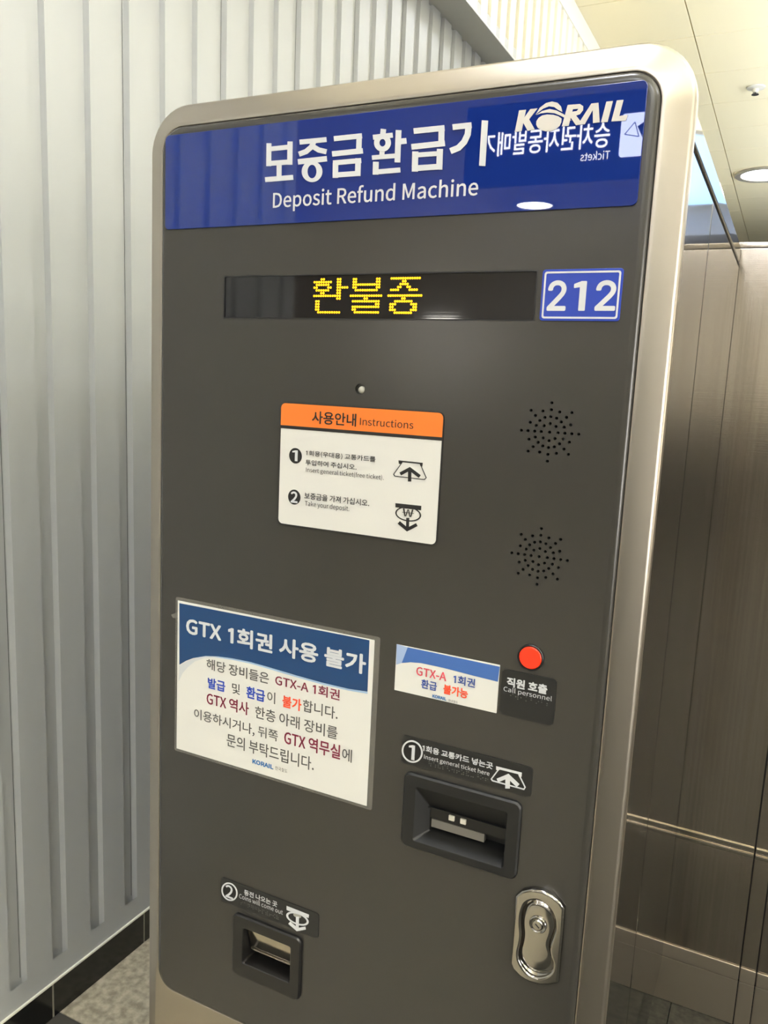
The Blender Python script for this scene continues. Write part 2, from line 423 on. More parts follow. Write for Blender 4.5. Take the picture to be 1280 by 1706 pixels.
CARD_BLACK = [[(-0.07751,1.31116),(-0.07761,1.30933),(-0.07805,1.30756),(-0.07881,1.30593),(-0.07987,1.30448),(-0.08118,1.30329),(-0.0827,1.3024),(-0.08436,1.30183),(-0.08611,1.30162),(-0.08787,1.30177),(-0.08958,1.30228),(-0.09117,1.30313),(-0.09258,1.30428),(-0.09376,1.30569),(-0.09465,1.30731),(-0.09523,1.30908),(-0.09547,1.31092),(-0.09536,1.31276),(-0.09491,1.31454),(-0.09413,1.31618),(-0.09306,1.31762),(-0.09173,1.3188),(-0.09021,1.31969),(-0.08854,1.32024),(-0.0868,1.32043),(-0.08504,1.32027),(-0.08334,1.31975),(-0.08177,1.3189),(-0.08037,1.31775),(-0.07921,1.31634),(-0.07832,1.31473),(-0.07775,1.31298)],[(-0.07754,1.26108),(-0.07764,1.25929),(-0.07807,1.25755),(-0.07882,1.25594),(-0.07987,1.25451),(-0.08116,1.25331),(-0.08265,1.2524),(-0.08428,1.25182),(-0.086,1.25157),(-0.08774,1.25168),(-0.08942,1.25214),(-0.09098,1.25293),(-0.09237,1.25402),(-0.09353,1.25538),(-0.0944,1.25694),(-0.09497,1.25865),(-0.09521,1.26045),(-0.0951,1.26225),(-0.09465,1.26399),(-0.09389,1.26561),(-0.09283,1.26704),(-0.09153,1.26823),(-0.09003,1.26913),(-0.08839,1.2697),(-0.08667,1.26993),(-0.08494,1.26981),(-0.08327,1.26934),(-0.08172,1.26855),(-0.08035,1.26745),(-0.07921,1.2661),(-0.07834,1.26455),(-0.07777,1.26285)],[(0.05096,1.31708),(0.08106,1.31674),(0.0806,1.31233),(0.07836,1.31298),(0.07749,1.31509),(0.0552,1.3154),(0.05457,1.31313),(0.05156,1.31321)],[(0.06351,1.30747),(0.06408,1.29424),(0.06816,1.29459),(0.06758,1.30779)],[(0.05515,1.30027),(0.06543,1.30642),(0.07719,1.29958),(0.07946,1.30275),(0.06555,1.31086),(0.05301,1.30338)],[(0.05537,1.31549),(0.04525,1.30069),(0.0472,1.29839),(0.08419,1.29789),(0.0868,1.3005),(0.07845,1.31535),(0.07763,1.31494),(0.0857,1.3006),(0.08383,1.29874),(0.0477,1.29925),(0.0464,1.30077),(0.05616,1.31506)],[(0.04991,1.26803),(0.08213,1.26842),(0.08207,1.26329),(0.05018,1.2632)],[(0.06441,1.25273),(0.06482,1.23891),(0.06857,1.23928),(0.06815,1.25307)],[(0.05403,1.24481),(0.06615,1.23709),(0.07891,1.24494),(0.07685,1.24806),(0.06646,1.2417),(0.05657,1.24802)],('ring',[(0.0826,1.2576),(0.08244,1.25615),(0.08181,1.25473),(0.08071,1.25338),(0.07919,1.25215),(0.07729,1.25107),(0.07505,1.25017),(0.07255,1.24949),(0.06987,1.24904),(0.06708,1.24884),(0.06426,1.2489),(0.06151,1.24921),(0.05891,1.24977),(0.05654,1.25056),(0.05447,1.25155),(0.05277,1.25272),(0.05149,1.25403),(0.05067,1.25544),(0.05034,1.2569),(0.05051,1.25838),(0.05117,1.25981),(0.0523,1.26117),(0.05386,1.26241),(0.05581,1.26349),(0.05808,1.26437),(0.06061,1.26504),(0.06331,1.26547),(0.06611,1.26564),(0.06891,1.26556),(0.07163,1.26524),(0.0742,1.26467),(0.07653,1.26387),(0.07855,1.26288),(0.08022,1.26172),(0.08147,1.26043),(0.08227,1.25904)],[(0.08093,1.25756),(0.08079,1.25635),(0.08022,1.25516),(0.07923,1.25403),(0.07786,1.253),(0.07615,1.25209),(0.07414,1.25134),(0.0719,1.25077),(0.0695,1.25039),(0.067,1.25022),(0.06448,1.25026),(0.06202,1.25052),(0.05969,1.25098),(0.05757,1.25164),(0.05573,1.25247),(0.05421,1.25344),(0.05307,1.25454),(0.05234,1.25571),(0.05205,1.25694),(0.05221,1.25817),(0.0528,1.25938),(0.05381,1.26051),(0.05522,1.26155),(0.05696,1.26245),(0.059,1.2632),(0.06126,1.26376),(0.06368,1.26412),(0.06619,1.26427),(0.06869,1.26421),(0.07113,1.26394),(0.07343,1.26347),(0.07552,1.26281),(0.07733,1.26198),(0.07881,1.26101),(0.07993,1.25993),(0.08064,1.25877)])]
GTX_HEADER = [[(-0.26247,1.09904),(0.02495,1.10107),(0.02554,1.03731),(-0.00048,1.03528),(-0.03815,1.03521),(-0.07716,1.03677),(-0.11752,1.03909),(-0.14518,1.0402),(-0.17343,1.03941),(-0.1965,1.03754),(-0.21703,1.03425),(-0.23786,1.02718),(-0.24992,1.02104),(-0.26148,1.01295)]]
GTX_SWOOSH = [[(-0.26178,1.01188),(-0.24991,1.02029),(-0.23785,1.02644),(-0.21701,1.03352),(-0.19648,1.03681),(-0.21993,1.03022),(-0.23479,1.02331),(-0.24677,1.0129),(-0.25581,1.00224),(-0.26214,0.98952)]]
GTX_EDGE = [[(-0.23786,1.02693),(-0.21702,1.03401),(-0.19649,1.0373),(-0.17343,1.03917),(-0.14517,1.03996),(-0.11751,1.03885),(-0.07715,1.03654),(-0.03815,1.03498),(-0.00047,1.03505),(0.02555,1.03709),(0.02567,1.03465),(-0.00038,1.03303),(-0.03806,1.03293),(-0.07708,1.03445),(-0.11744,1.03673),(-0.14512,1.03805),(-0.17339,1.03748),(-0.19646,1.03584),(-0.217,1.03278)]]
SMALL_HEADER = [[(0.07461,1.10173),(0.18631,1.10074),(0.18533,1.08324),(0.15712,1.0843),(0.12073,1.08602),(0.09269,1.08611),(0.07944,1.08454),(0.06806,1.08135)]]
SMALL_CORNER = [[(0.06025,1.10281),(0.07461,1.10173),(0.06806,1.08135),(0.06105,1.07793)]]
LAB1_WHITE = [('ring',[(0.10137,0.97918),(0.10131,0.97677),(0.10085,0.97436),(0.1,0.97203),(0.09879,0.96986),(0.09725,0.96789),(0.09542,0.9662),(0.09337,0.96484),(0.09114,0.96385),(0.08882,0.96326),(0.08647,0.96309),(0.08416,0.96334),(0.08196,0.96402),(0.07994,0.96509),(0.07817,0.96654),(0.0767,0.9683),(0.07557,0.97034),(0.07482,0.97258),(0.07448,0.97497),(0.07455,0.97741),(0.07503,0.97984),(0.07591,0.98219),(0.07715,0.98437),(0.07873,0.98633),(0.08058,0.98801),(0.08265,0.98934),(0.08488,0.99031),(0.08721,0.99087),(0.08955,0.99101),(0.09184,0.99073),(0.09401,0.99003),(0.09599,0.98895),(0.09773,0.98751),(0.09918,0.98576),(0.10029,0.98374),(0.10103,0.98153)],[(0.09936,0.97887),(0.09931,0.97679),(0.09892,0.97473),(0.0982,0.97273),(0.09717,0.97086),(0.09586,0.96918),(0.09431,0.96773),(0.09256,0.96656),(0.09068,0.96572),(0.08871,0.96522),(0.08671,0.96507),(0.08475,0.9653),(0.08288,0.96588),(0.08117,0.96681),(0.07967,0.96805),(0.07842,0.96957),(0.07746,0.97132),(0.07683,0.97325),(0.07654,0.97529),(0.07659,0.97739),(0.077,0.97947),(0.07774,0.98148),(0.07879,0.98336),(0.08013,0.98504),(0.0817,0.98647),(0.08346,0.98762),(0.08535,0.98844),(0.08732,0.98892),(0.08931,0.98904),(0.09125,0.9888),(0.0931,0.9882),(0.09478,0.98727),(0.09627,0.98603),(0.0975,0.98452),(0.09844,0.98279),(0.09907,0.98089)]),[(0.19081,0.98582),(0.22041,0.98602),(0.22037,0.98113),(0.21729,0.9813),(0.21658,0.98327),(0.19529,0.98308),(0.19372,0.98121),(0.19111,0.98168)],[(0.19304,0.98264),(0.18537,0.96906),(0.18743,0.96692),(0.22458,0.96676),(0.22614,0.97045),(0.21853,0.98239),(0.21735,0.98143),(0.2246,0.97008),(0.22381,0.96823),(0.18819,0.9684),(0.18713,0.96951),(0.19422,0.98207)],[(0.20238,0.97561),(0.20305,0.9627),(0.20833,0.96404),(0.20766,0.97691)],[(0.19444,0.9676),(0.20491,0.97511),(0.21607,0.96789),(0.21883,0.97202),(0.20546,0.98068),(0.19241,0.97136)]]
LAB1_BLACK = [[(0.09936,0.97887),(0.09931,0.97679),(0.09892,0.97473),(0.0982,0.97273),(0.09717,0.97086),(0.09586,0.96918),(0.09431,0.96773),(0.09256,0.96656),(0.09068,0.96572),(0.08871,0.96522),(0.08671,0.96507),(0.08475,0.9653),(0.08288,0.96588),(0.08117,0.96681),(0.07967,0.96805),(0.07842,0.96957),(0.07746,0.97132),(0.07683,0.97325),(0.07654,0.97529),(0.07659,0.97739),(0.077,0.97947),(0.07774,0.98148),(0.07879,0.98336),(0.08013,0.98504),(0.0817,0.98647),(0.08346,0.98762),(0.08535,0.98844),(0.08732,0.98892),(0.08931,0.98904),(0.09125,0.9888),(0.0931,0.9882),(0.09478,0.98727),(0.09627,0.98603),(0.0975,0.98452),(0.09844,0.98279),(0.09907,0.98089)]]
LAB2_WHITE = [('ring',[(-0.15735,0.71034),(-0.1575,0.70799),(-0.15805,0.70564),(-0.15899,0.70336),(-0.16028,0.70123),(-0.1619,0.69929),(-0.1638,0.69762),(-0.16591,0.69627),(-0.16817,0.69527),(-0.17052,0.69467),(-0.17289,0.69447),(-0.17519,0.69468),(-0.17737,0.69531),(-0.17935,0.69633),(-0.18107,0.69771),(-0.18248,0.6994),(-0.18353,0.70137),(-0.1842,0.70354),(-0.18446,0.70585),(-0.1843,0.70823),(-0.18373,0.7106),(-0.18276,0.71289),(-0.18144,0.71503),(-0.17979,0.71696),(-0.17788,0.71862),(-0.17575,0.71995),(-0.17348,0.72092),(-0.17113,0.7215),(-0.16878,0.72168),(-0.1665,0.72144),(-0.16434,0.7208),(-0.16239,0.71977),(-0.1607,0.7184),(-0.15931,0.71671),(-0.15827,0.71477),(-0.15761,0.71262)],[(-0.15964,0.70996),(-0.15976,0.70797),(-0.16022,0.70598),(-0.161,0.70405),(-0.16208,0.70224),(-0.16342,0.7006),(-0.16499,0.6992),(-0.16674,0.69806),(-0.16862,0.69722),(-0.17057,0.69671),(-0.17253,0.69656),(-0.17444,0.69675),(-0.17624,0.69729),(-0.17788,0.69815),(-0.17931,0.69933),(-0.18048,0.70077),(-0.18135,0.70244),(-0.1819,0.70428),(-0.18212,0.70624),(-0.18199,0.70825),(-0.18152,0.71026),(-0.18072,0.7122),(-0.17963,0.71401),(-0.17826,0.71564),(-0.17668,0.71704),(-0.17492,0.71816),(-0.17303,0.71898),(-0.17109,0.71947),(-0.16914,0.71961),(-0.16724,0.7194),(-0.16545,0.71885),(-0.16383,0.71798),(-0.16242,0.71681),(-0.16127,0.71537),(-0.16041,0.71372),(-0.15986,0.7119)]),[(-0.07852,0.7196),(-0.04408,0.71917),(-0.04449,0.71453),(-0.04793,0.71428),(-0.07601,0.71382),(-0.07832,0.71399)],('ring',[(-0.04412,0.70874),(-0.04432,0.70723),(-0.04503,0.70572),(-0.04623,0.70426),(-0.04789,0.70288),(-0.04996,0.70164),(-0.05237,0.70057),(-0.05506,0.69971),(-0.05795,0.69907),(-0.06094,0.69869),(-0.06395,0.69856),(-0.06689,0.69871),(-0.06966,0.69912),(-0.07218,0.69978),(-0.07437,0.70067),(-0.07616,0.70177),(-0.0775,0.70304),(-0.07834,0.70445),(-0.07866,0.70594),(-0.07844,0.70747),(-0.0777,0.709),(-0.07646,0.71048),(-0.07476,0.71186),(-0.07265,0.7131),(-0.0702,0.71416),(-0.06748,0.71502),(-0.06458,0.71563),(-0.06158,0.716),(-0.05858,0.7161),(-0.05567,0.71593),(-0.05294,0.71551),(-0.05047,0.71484),(-0.04832,0.71395),(-0.04657,0.71286),(-0.04526,0.7116),(-0.04443,0.71021)],[(-0.04711,0.7085),(-0.04728,0.70735),(-0.04787,0.7062),(-0.04887,0.70508),(-0.05024,0.70403),(-0.05195,0.70308),(-0.05395,0.70226),(-0.05617,0.70159),(-0.05855,0.70109),(-0.06102,0.70078),(-0.0635,0.70068),(-0.06592,0.70077),(-0.0682,0.70107),(-0.07027,0.70156),(-0.07207,0.70222),(-0.07354,0.70304),(-0.07464,0.704),(-0.07533,0.70506),(-0.07559,0.70619),(-0.07541,0.70735),(-0.0748,0.70851),(-0.07377,0.70964),(-0.07237,0.7107),(-0.07063,0.71165),(-0.06861,0.71247),(-0.06637,0.71313),(-0.06397,0.71361),(-0.0615,0.71391),(-0.05903,0.714),(-0.05663,0.71389),(-0.05438,0.71359),(-0.05233,0.71309),(-0.05056,0.71243),(-0.04912,0.71161),(-0.04804,0.71066),(-0.04736,0.70962)]),[(-0.06362,0.70937),(-0.06327,0.69176),(-0.05877,0.69335),(-0.05912,0.71092)],[(-0.07501,0.69506),(-0.06157,0.68936),(-0.04791,0.69671),(-0.04884,0.70054),(-0.06041,0.69434),(-0.07215,0.69934)]]
LAB2_BLACK = [[(-0.15964,0.70996),(-0.15976,0.70797),(-0.16022,0.70598),(-0.161,0.70405),(-0.16208,0.70224),(-0.16342,0.7006),(-0.16499,0.6992),(-0.16674,0.69806),(-0.16862,0.69722),(-0.17057,0.69671),(-0.17253,0.69656),(-0.17444,0.69675),(-0.17624,0.69729),(-0.17788,0.69815),(-0.17931,0.69933),(-0.18048,0.70077),(-0.18135,0.70244),(-0.1819,0.70428),(-0.18212,0.70624),(-0.18199,0.70825),(-0.18152,0.71026),(-0.18072,0.7122),(-0.17963,0.71401),(-0.17826,0.71564),(-0.17668,0.71704),(-0.17492,0.71816),(-0.17303,0.71898),(-0.17109,0.71947),(-0.16914,0.71961),(-0.16724,0.7194),(-0.16545,0.71885),(-0.16383,0.71798),(-0.16242,0.71681),(-0.16127,0.71537),(-0.16041,0.71372),(-0.15986,0.7119)]]
LAB2_GREY = [[(-0.05582,0.71186),(-0.056,0.71105),(-0.05657,0.71026),(-0.05751,0.70955),(-0.05874,0.70896),(-0.06019,0.70854),(-0.06175,0.70831),(-0.06333,0.70828),(-0.0648,0.70847),(-0.06608,0.70886),(-0.06707,0.70942),(-0.0677,0.71011),(-0.06794,0.71089),(-0.06776,0.7117),(-0.06718,0.71249),(-0.06624,0.71321),(-0.065,0.71379),(-0.06354,0.71422),(-0.06198,0.71444),(-0.06041,0.71446),(-0.05894,0.71427),(-0.05767,0.71388),(-0.05669,0.71332),(-0.05606,0.71263)]]
LOCK_OUTER = [[(0.22567,0.84264),(0.23259,0.85119),(0.24321,0.85706),(0.25484,0.85914),(0.26668,0.85677),(0.2753,0.85219),(0.28076,0.84566),(0.28147,0.81732),(0.28123,0.79018),(0.28151,0.75657),(0.27358,0.75107),(0.26215,0.74599),(0.24941,0.74458),(0.2379,0.74792),(0.22961,0.75354),(0.22651,0.75982),(0.22676,0.77393),(0.22651,0.80628)]]
LOCK_INNER = [[(0.23682,0.83514),(0.24027,0.84025),(0.2451,0.84374),(0.25086,0.84574),(0.25763,0.84513),(0.2637,0.84232),(0.26918,0.83619),(0.27231,0.82834),(0.27302,0.81961),(0.27138,0.80909),(0.26926,0.79923),(0.26909,0.79099),(0.27136,0.78365),(0.27396,0.77736),(0.27339,0.76891),(0.2686,0.76059),(0.2614,0.75542),(0.25475,0.75323),(0.2469,0.75476),(0.24047,0.75967),(0.23557,0.76707),(0.2342,0.77584),(0.23574,0.78754),(0.23618,0.79877),(0.23438,0.81098),(0.23426,0.82375)]]
LOCK_C = [[(0.25435,0.81441),(0.25317,0.81644),(0.24261,0.81012),(0.26643,0.81882)]]
LED = [(-0.05986,1.5171),(-0.05675,1.5171),(-0.03812,1.5171),(-0.03501,1.5171),(-0.06918,1.51401),(-0.06607,1.51401),(-0.06297,1.51401),(-0.05986,1.51401),(-0.05675,1.51401),(-0.05365,1.51401),(-0.05054,1.51401),(-0.04744,1.51401),(-0.03812,1.51401),(-0.03501,1.51401),(-0.06607,1.51092),(-0.06297,1.51092),(-0.05986,1.51092),(-0.05675,1.51092),(-0.05365,1.51092),(-0.05054,1.51092),(-0.03812,1.51092),(-0.03501,1.51092),(-0.06918,1.50784),(-0.06607,1.50784),(-0.05054,1.50784),(-0.04744,1.50784),(-0.03812,1.50784),(-0.03501,1.50784),(-0.0319,1.50784),(-0.0288,1.50784),(-0.02569,1.50784),(-0.06607,1.50475),(-0.06297,1.50475),(-0.05986,1.50475),(-0.05675,1.50475),(-0.05365,1.50475),(-0.05054,1.50475),(-0.03812,1.50475),(-0.03501,1.50475),(-0.05986,1.50166),(-0.05675,1.50166),(-0.03812,1.50166),(-0.03501,1.50166),(-0.06918,1.49858),(-0.06607,1.49858),(-0.06297,1.49858),(-0.05986,1.49858),(-0.05675,1.49858),(-0.05365,1.49858),(-0.05054,1.49858),(-0.04744,1.49858),(-0.04433,1.49858),(-0.04122,1.49858),(-0.03812,1.49858),(-0.03501,1.49858),(-0.03812,1.49549),(-0.03501,1.49549),(-0.06607,1.4924),(-0.06297,1.4924),(-0.06607,1.48931),(-0.06297,1.48931),(-0.06607,1.48622),(-0.06297,1.48622),(-0.06607,1.48314),(-0.06297,1.48314),(-0.06297,1.48005),(-0.05986,1.48005),(-0.05675,1.48005),(-0.05365,1.48005),(-0.05054,1.48005),(-0.04744,1.48005),(-0.04433,1.48005),(-0.04122,1.48005),(-0.03812,1.48005),(-0.03501,1.48005),(-0.01749,1.5168),(-0.01452,1.5168),(0.0122,1.5168),(0.01517,1.5168),(-0.01749,1.51375),(-0.01452,1.51375),(0.0122,1.51375),(0.01517,1.51375),(-0.01749,1.5107),(-0.01452,1.5107),(-0.01155,1.5107),(-0.00858,1.5107),(-0.00561,1.5107),(-0.00265,1.5107),(0.00032,1.5107),(0.00329,1.5107),(0.00626,1.5107),(0.00923,1.5107),(0.0122,1.5107),(0.01517,1.5107),(-0.01749,1.50766),(-0.01452,1.50766),(0.0122,1.50766),(0.01517,1.50766),(-0.01452,1.50461),(-0.01155,1.50461),(-0.00858,1.50461),(-0.00561,1.50461),(-0.00265,1.50461),(0.00032,1.50461),(0.00329,1.50461),(0.00626,1.50461),(0.00923,1.50461),(0.0122,1.50461),(-0.02046,1.49851),(-0.01749,1.49851),(-0.01452,1.49851),(-0.01155,1.49851),(-0.00858,1.49851),(-0.00561,1.49851),(-0.00265,1.49851),(0.00032,1.49851),(0.00329,1.49851),(0.00626,1.49851),(0.00923,1.49851),(0.0122,1.49851),(0.01517,1.49851),(0.01814,1.49851),(-0.00265,1.49547),(0.00032,1.49547),(-0.01749,1.49242),(-0.01452,1.49242),(-0.01155,1.49242),(-0.00858,1.49242),(-0.00561,1.49242),(-0.00265,1.49242),(0.00032,1.49242),(0.00329,1.49242),(0.00626,1.49242),(0.00923,1.49242),(0.0122,1.49242),(0.01517,1.49242),(0.0122,1.48937),(0.01517,1.48937),(-0.01749,1.48632),(-0.01452,1.48632),(-0.01155,1.48632),(-0.00858,1.48632),(-0.00561,1.48632),(-0.00265,1.48632),(0.00032,1.48632),(0.00329,1.48632),(0.00626,1.48632),(0.00923,1.48632),(0.0122,1.48632),(0.01517,1.48632),(-0.01749,1.48328),(-0.01452,1.48328),(-0.01452,1.48023),(-0.01155,1.48023),(-0.00858,1.48023),(-0.00561,1.48023),(-0.00265,1.48023),(0.00032,1.48023),(0.00329,1.48023),(0.00626,1.48023),(0.00923,1.48023),(0.0122,1.48023),(0.01517,1.48023),(0.0302,1.51693),(0.03303,1.51693),(0.03587,1.51693),(0.03871,1.51693),(0.04155,1.51693),(0.04438,1.51693),(0.04722,1.51693),(0.05006,1.51693),(0.0529,1.51693),(0.05573,1.51693),(0.05857,1.51693),(0.06141,1.51693),(0.06424,1.51693),(0.04438,1.51385),(0.04722,1.51385),(0.04155,1.51077),(0.04438,1.51077),(0.04722,1.51077),(0.05006,1.51077),(0.03871,1.50769),(0.04155,1.50769),(0.05006,1.50769),(0.0529,1.50769),(0.0302,1.50461),(0.03303,1.50461),(0.03587,1.50461),(0.03871,1.50461),(0.0529,1.50461),(0.05573,1.50461),(0.05857,1.50461),(0.06141,1.50461),(0.02736,1.49845),(0.0302,1.49845),(0.03303,1.49845),(0.03587,1.49845),(0.03871,1.49845),(0.04155,1.49845),(0.04438,1.49845),(0.04722,1.49845),(0.05006,1.49845),(0.0529,1.49845),(0.05573,1.49845),(0.05857,1.49845),(0.06141,1.49845),(0.06424,1.49845),(0.06708,1.49845),(0.04438,1.49537),(0.04722,1.49537),(0.03587,1.49229),(0.03871,1.49229),(0.04155,1.49229),(0.04438,1.49229),(0.04722,1.49229),(0.05006,1.49229),(0.0529,1.49229),(0.05573,1.49229),(0.0302,1.48921),(0.03303,1.48921),(0.03587,1.48921),(0.05573,1.48921),(0.05857,1.48921),(0.06141,1.48921),(0.0302,1.48613),(0.03303,1.48613),(0.05857,1.48613),(0.06141,1.48613),(0.0302,1.48305),(0.03303,1.48305),(0.03587,1.48305),(0.05573,1.48305),(0.05857,1.48305),(0.06141,1.48305),(0.03587,1.47997),(0.03871,1.47997),(0.04155,1.47997),(0.04438,1.47997),(0.04722,1.47997),(0.05006,1.47997),(0.0529,1.47997),(0.05573,1.47997)]
TEXTS = {
 'banner': [
  ('Deposit Refund Machine', -0.12759, 0.12691, 1.59367, 1.61695, 'text_white', 0.008),
 ],
 'plate': [
  ('2', 0.20836, 0.22768, 1.4823, 1.51219, 'text_white', 0.03),
  ('1', 0.23449, 0.24714, 1.48238, 1.5112, 'text_white', 0.03),
  ('2', 0.25654, 0.27663, 1.48246, 1.51173, 'text_white', 0.03),
 ],
 'card': [
  ('사용안내', -0.06471, -0.00514, 1.35126, 1.36611, 'text_black', 0.012),
  ('Instructions', -0.00016, 0.06732, 1.35349, 1.3622, 'text_black', 0.0),
  ('1', -0.09077, -0.08303, 1.3047, 1.31773, 'text_white', 0.02),
  ('1회용(우대용) 교통카드를', -0.07153, 0.02205, 1.31187, 1.31898, 'text_black', 0.008),
  ('투입하여 주십시오.', -0.07175, -0.00207, 1.30124, 1.30785, 'text_black', 0.008),
  ('Insert general ticket(free ticket).', -0.07077, 0.03374, 1.29152, 1.29885, 'text_black', 0.0),
  ('2', -0.09109, -0.08119, 1.25376, 1.26771, 'text_white', 0.02),
  ('보증금을 가져 가십시오.', -0.07169, 0.01668, 1.26037, 1.2683, 'text_black', 0.008),
  ('Take your deposit.', -0.0707, -0.00951, 1.25036, 1.25833, 'text_black', 0.0),
  ('₩', 0.05901, 0.07363, 1.25434, 1.26314, 'text_black', 0.0),
 ],
 'gtx': [
  ('GTX 1회권 사용 불가', -0.25052, 0.0219, 1.05753, 1.0825, 'text_white', 0.022),
  ('해당 장비들은', -0.21537, -0.11572, 1.01637, 1.03145, 'text_grey', 0.008),
  ('GTX-A 1회권', -0.10614, -0.012, 1.01742, 1.03138, 'text_maroon', 0.012),
  ('발급', -0.21281, -0.18404, 0.99075, 1.00568, 'text_blue', 0.018),
  ('및', -0.17305, -0.16046, 0.9921, 1.00645, 'text_grey', 0.006),
  ('환급', -0.15024, -0.12099, 0.99094, 1.00716, 'text_blue', 0.018),
  ('이', -0.11767, -0.10537, 0.992, 1.00742, 'text_grey', 0.006),
  ('불가', -0.09442, -0.06597, 0.99115, 1.00711, 'text_red', 0.018),
  ('합니다.', -0.06398, -0.01365, 0.99234, 1.00823, 'text_grey', 0.006),
  ('GTX 역사', -0.21444, -0.14566, 0.96718, 0.98505, 'text_maroon', 0.012),
  ('한층 아래 장비를', -0.13581, -0.01283, 0.96672, 0.98328, 'text_grey', 0.006),
  ('이용하시거나, 뒤쪽', -0.2352, -0.09975, 0.94078, 0.95742, 'text_grey', 0.006),
  ('GTX 역무실', -0.09004, -0.00784, 0.94187, 0.9609, 'text_maroon', 0.012),
  ('에', -0.00525, 0.00847, 0.94219, 0.95892, 'text_grey', 0.006),
  ('문의 부탁드립니다.', -0.18008, -0.0448, 0.91701, 0.93504, 'text_grey', 0.006),
  ('KORAIL', -0.13809, -0.1051, 0.90324, 0.90966, 'text_logo', 0.03),
  ('한국철도', -0.10233, -0.08378, 0.90393, 0.90904, 'text_grey', 0.0),
 ],
 'small': [
  ('GTX-A', 0.08724, 0.12469, 1.07084, 1.08126, 'text_rose', 0.012),
  ('1회권', 0.13336, 0.15939, 1.07043, 1.08097, 'text_navy', 0.016),
  ('환급', 0.09422, 0.11389, 1.05678, 1.0676, 'text_navy', 0.016),
  ('불가능', 0.12195, 0.15181, 1.05589, 1.06742, 'text_red', 0.02),
  ('KORAIL', 0.10908, 0.12637, 1.04823, 1.05218, 'text_logo', 0.03),
  ('한국철도', 0.12899, 0.14053, 1.04781, 1.05089, 'text_grey', 0.0),
 ],
 'call': [
  ('직원 호출', 0.19578, 0.24107, 1.08069, 1.09155, 'text_white', 0.025),
  ('Call personnel', 0.19274, 0.24671, 1.07312, 1.08012, 'text_white', -0.004),
 ],
 'lab1': [
  ('1', 0.08343, 0.09153, 0.96702, 0.98533, 'text_white', 0.015),
  ('1회용 교통카드 넣는곳', 0.10084, 0.18721, 0.98106, 0.98902, 'text_white', 0.02),
  ('Insert general ticket here', 0.10351, 0.18387, 0.97108, 0.9779, 'text_white', 0.004),
 ],
 'lab2': [
  ('2', -0.17728, -0.16434, 0.69876, 0.71788, 'text_white', 0.012),
  ('동전 나오는 곳', -0.14637, -0.09283, 0.71252, 0.7205, 'text_white', 0.016),
  ('Coins will come out', -0.15431, -0.08384, 0.70494, 0.71179, 'text_white', 0.0),
 ],
}

# ================================================================== THE PLACE
# world frame: machine front face is y = 0, machine centre x = 0, floor z = 0
WX = -0.8575           # face of the ribbed wall
UX = -0.7373           # face of the box-out above it
SOFFIT = 2.746
CEIL = 3.304
Y_END = -1.15          # where the ribbed wall ends behind the photographer
Y_FAR = 11.5
LEAN = 0.013

def rib_wall(name, X, y0, y1, z0, z1, r0, r1, phase, material, pitch=.1072, opening=.0415, depth=.012, lean=0.0, joint_phase=0, run_on=.03):
    """sheet-metal cladding: flat faces with vertical recessed channels closed at both ends"""
    bm = bmesh.new()
    gaps = bmesh.new()
    def q(f, *p):
        f.faces.new([f.verts.new((c[0], c[1] + lean * (1.4 - c[2]), c[2])) for c in p])
    n0 = math.floor((y0 - phase) / pitch)
    edges = []
    k = n0
    while phase + k * pitch + opening < y1:
        a = phase + k * pitch
        if a > y0:
            edges.append((a, k))
        k += 1
    s = .004
    prev = y0
    for a, k in edges:
        b = a + opening
        q(bm, (X, prev, r0), (X, a, r0), (X, a, r1), (X, prev, r1))
        d = X - depth
        e = r0 - run_on   # the channel runs on down behind the bottom band
        q(bm, (X, a, r0), (X, a, r1), (d, a + s, r1 - s), (d, a + s, e))
        q(bm, (d, a + s, e), (d, b - s, e), (d, b - s, r1 - s), (d, a + s, r1 - s))
        q(bm, (d, b - s, e), (X, b, r0), (X, b, r1), (d, b - s, r1 - s))
        q(bm, (X, a, r1), (d, a + s, r1 - s), (d, b - s, r1 - s), (X, b, r1))
        if (k + joint_phase) % 3 == 0:
            j = b - s - .0045
            q(gaps, (d + .0008, j, r0 + s), (d + .0008, j + .0012, r0 + s), (d + .0008, j + .0012, r1 - s), (d + .0008, j, r1 - s))
        prev = b
    q(bm, (X, prev, r0), (X, y1, r0), (X, y1, r1), (X, prev, r1))
    q(bm, (X, y0, z0), (X, y1, z0), (X, y1, r0), (X, y0, r0))
    q(bm, (X, y0, r1), (X, y1, r1), (X, y1, z1), (X, y0, z1))
    o = structure(link(name, mesh_from(bm, name), material, None, False))
    g = structure(link('panel_joint', mesh_from(gaps, 'panel_joint'), 'dark_gap', o, False))
    return o

def slab(name, material, x0, x1, y0, y1, z0, z1, bev=0.0, parent=None):
    bm = bmesh.new()
    box(bm, x0, x1, y0, y1, z0, z1, bev)
    return structure(obj(name, bm, material, parent, False))

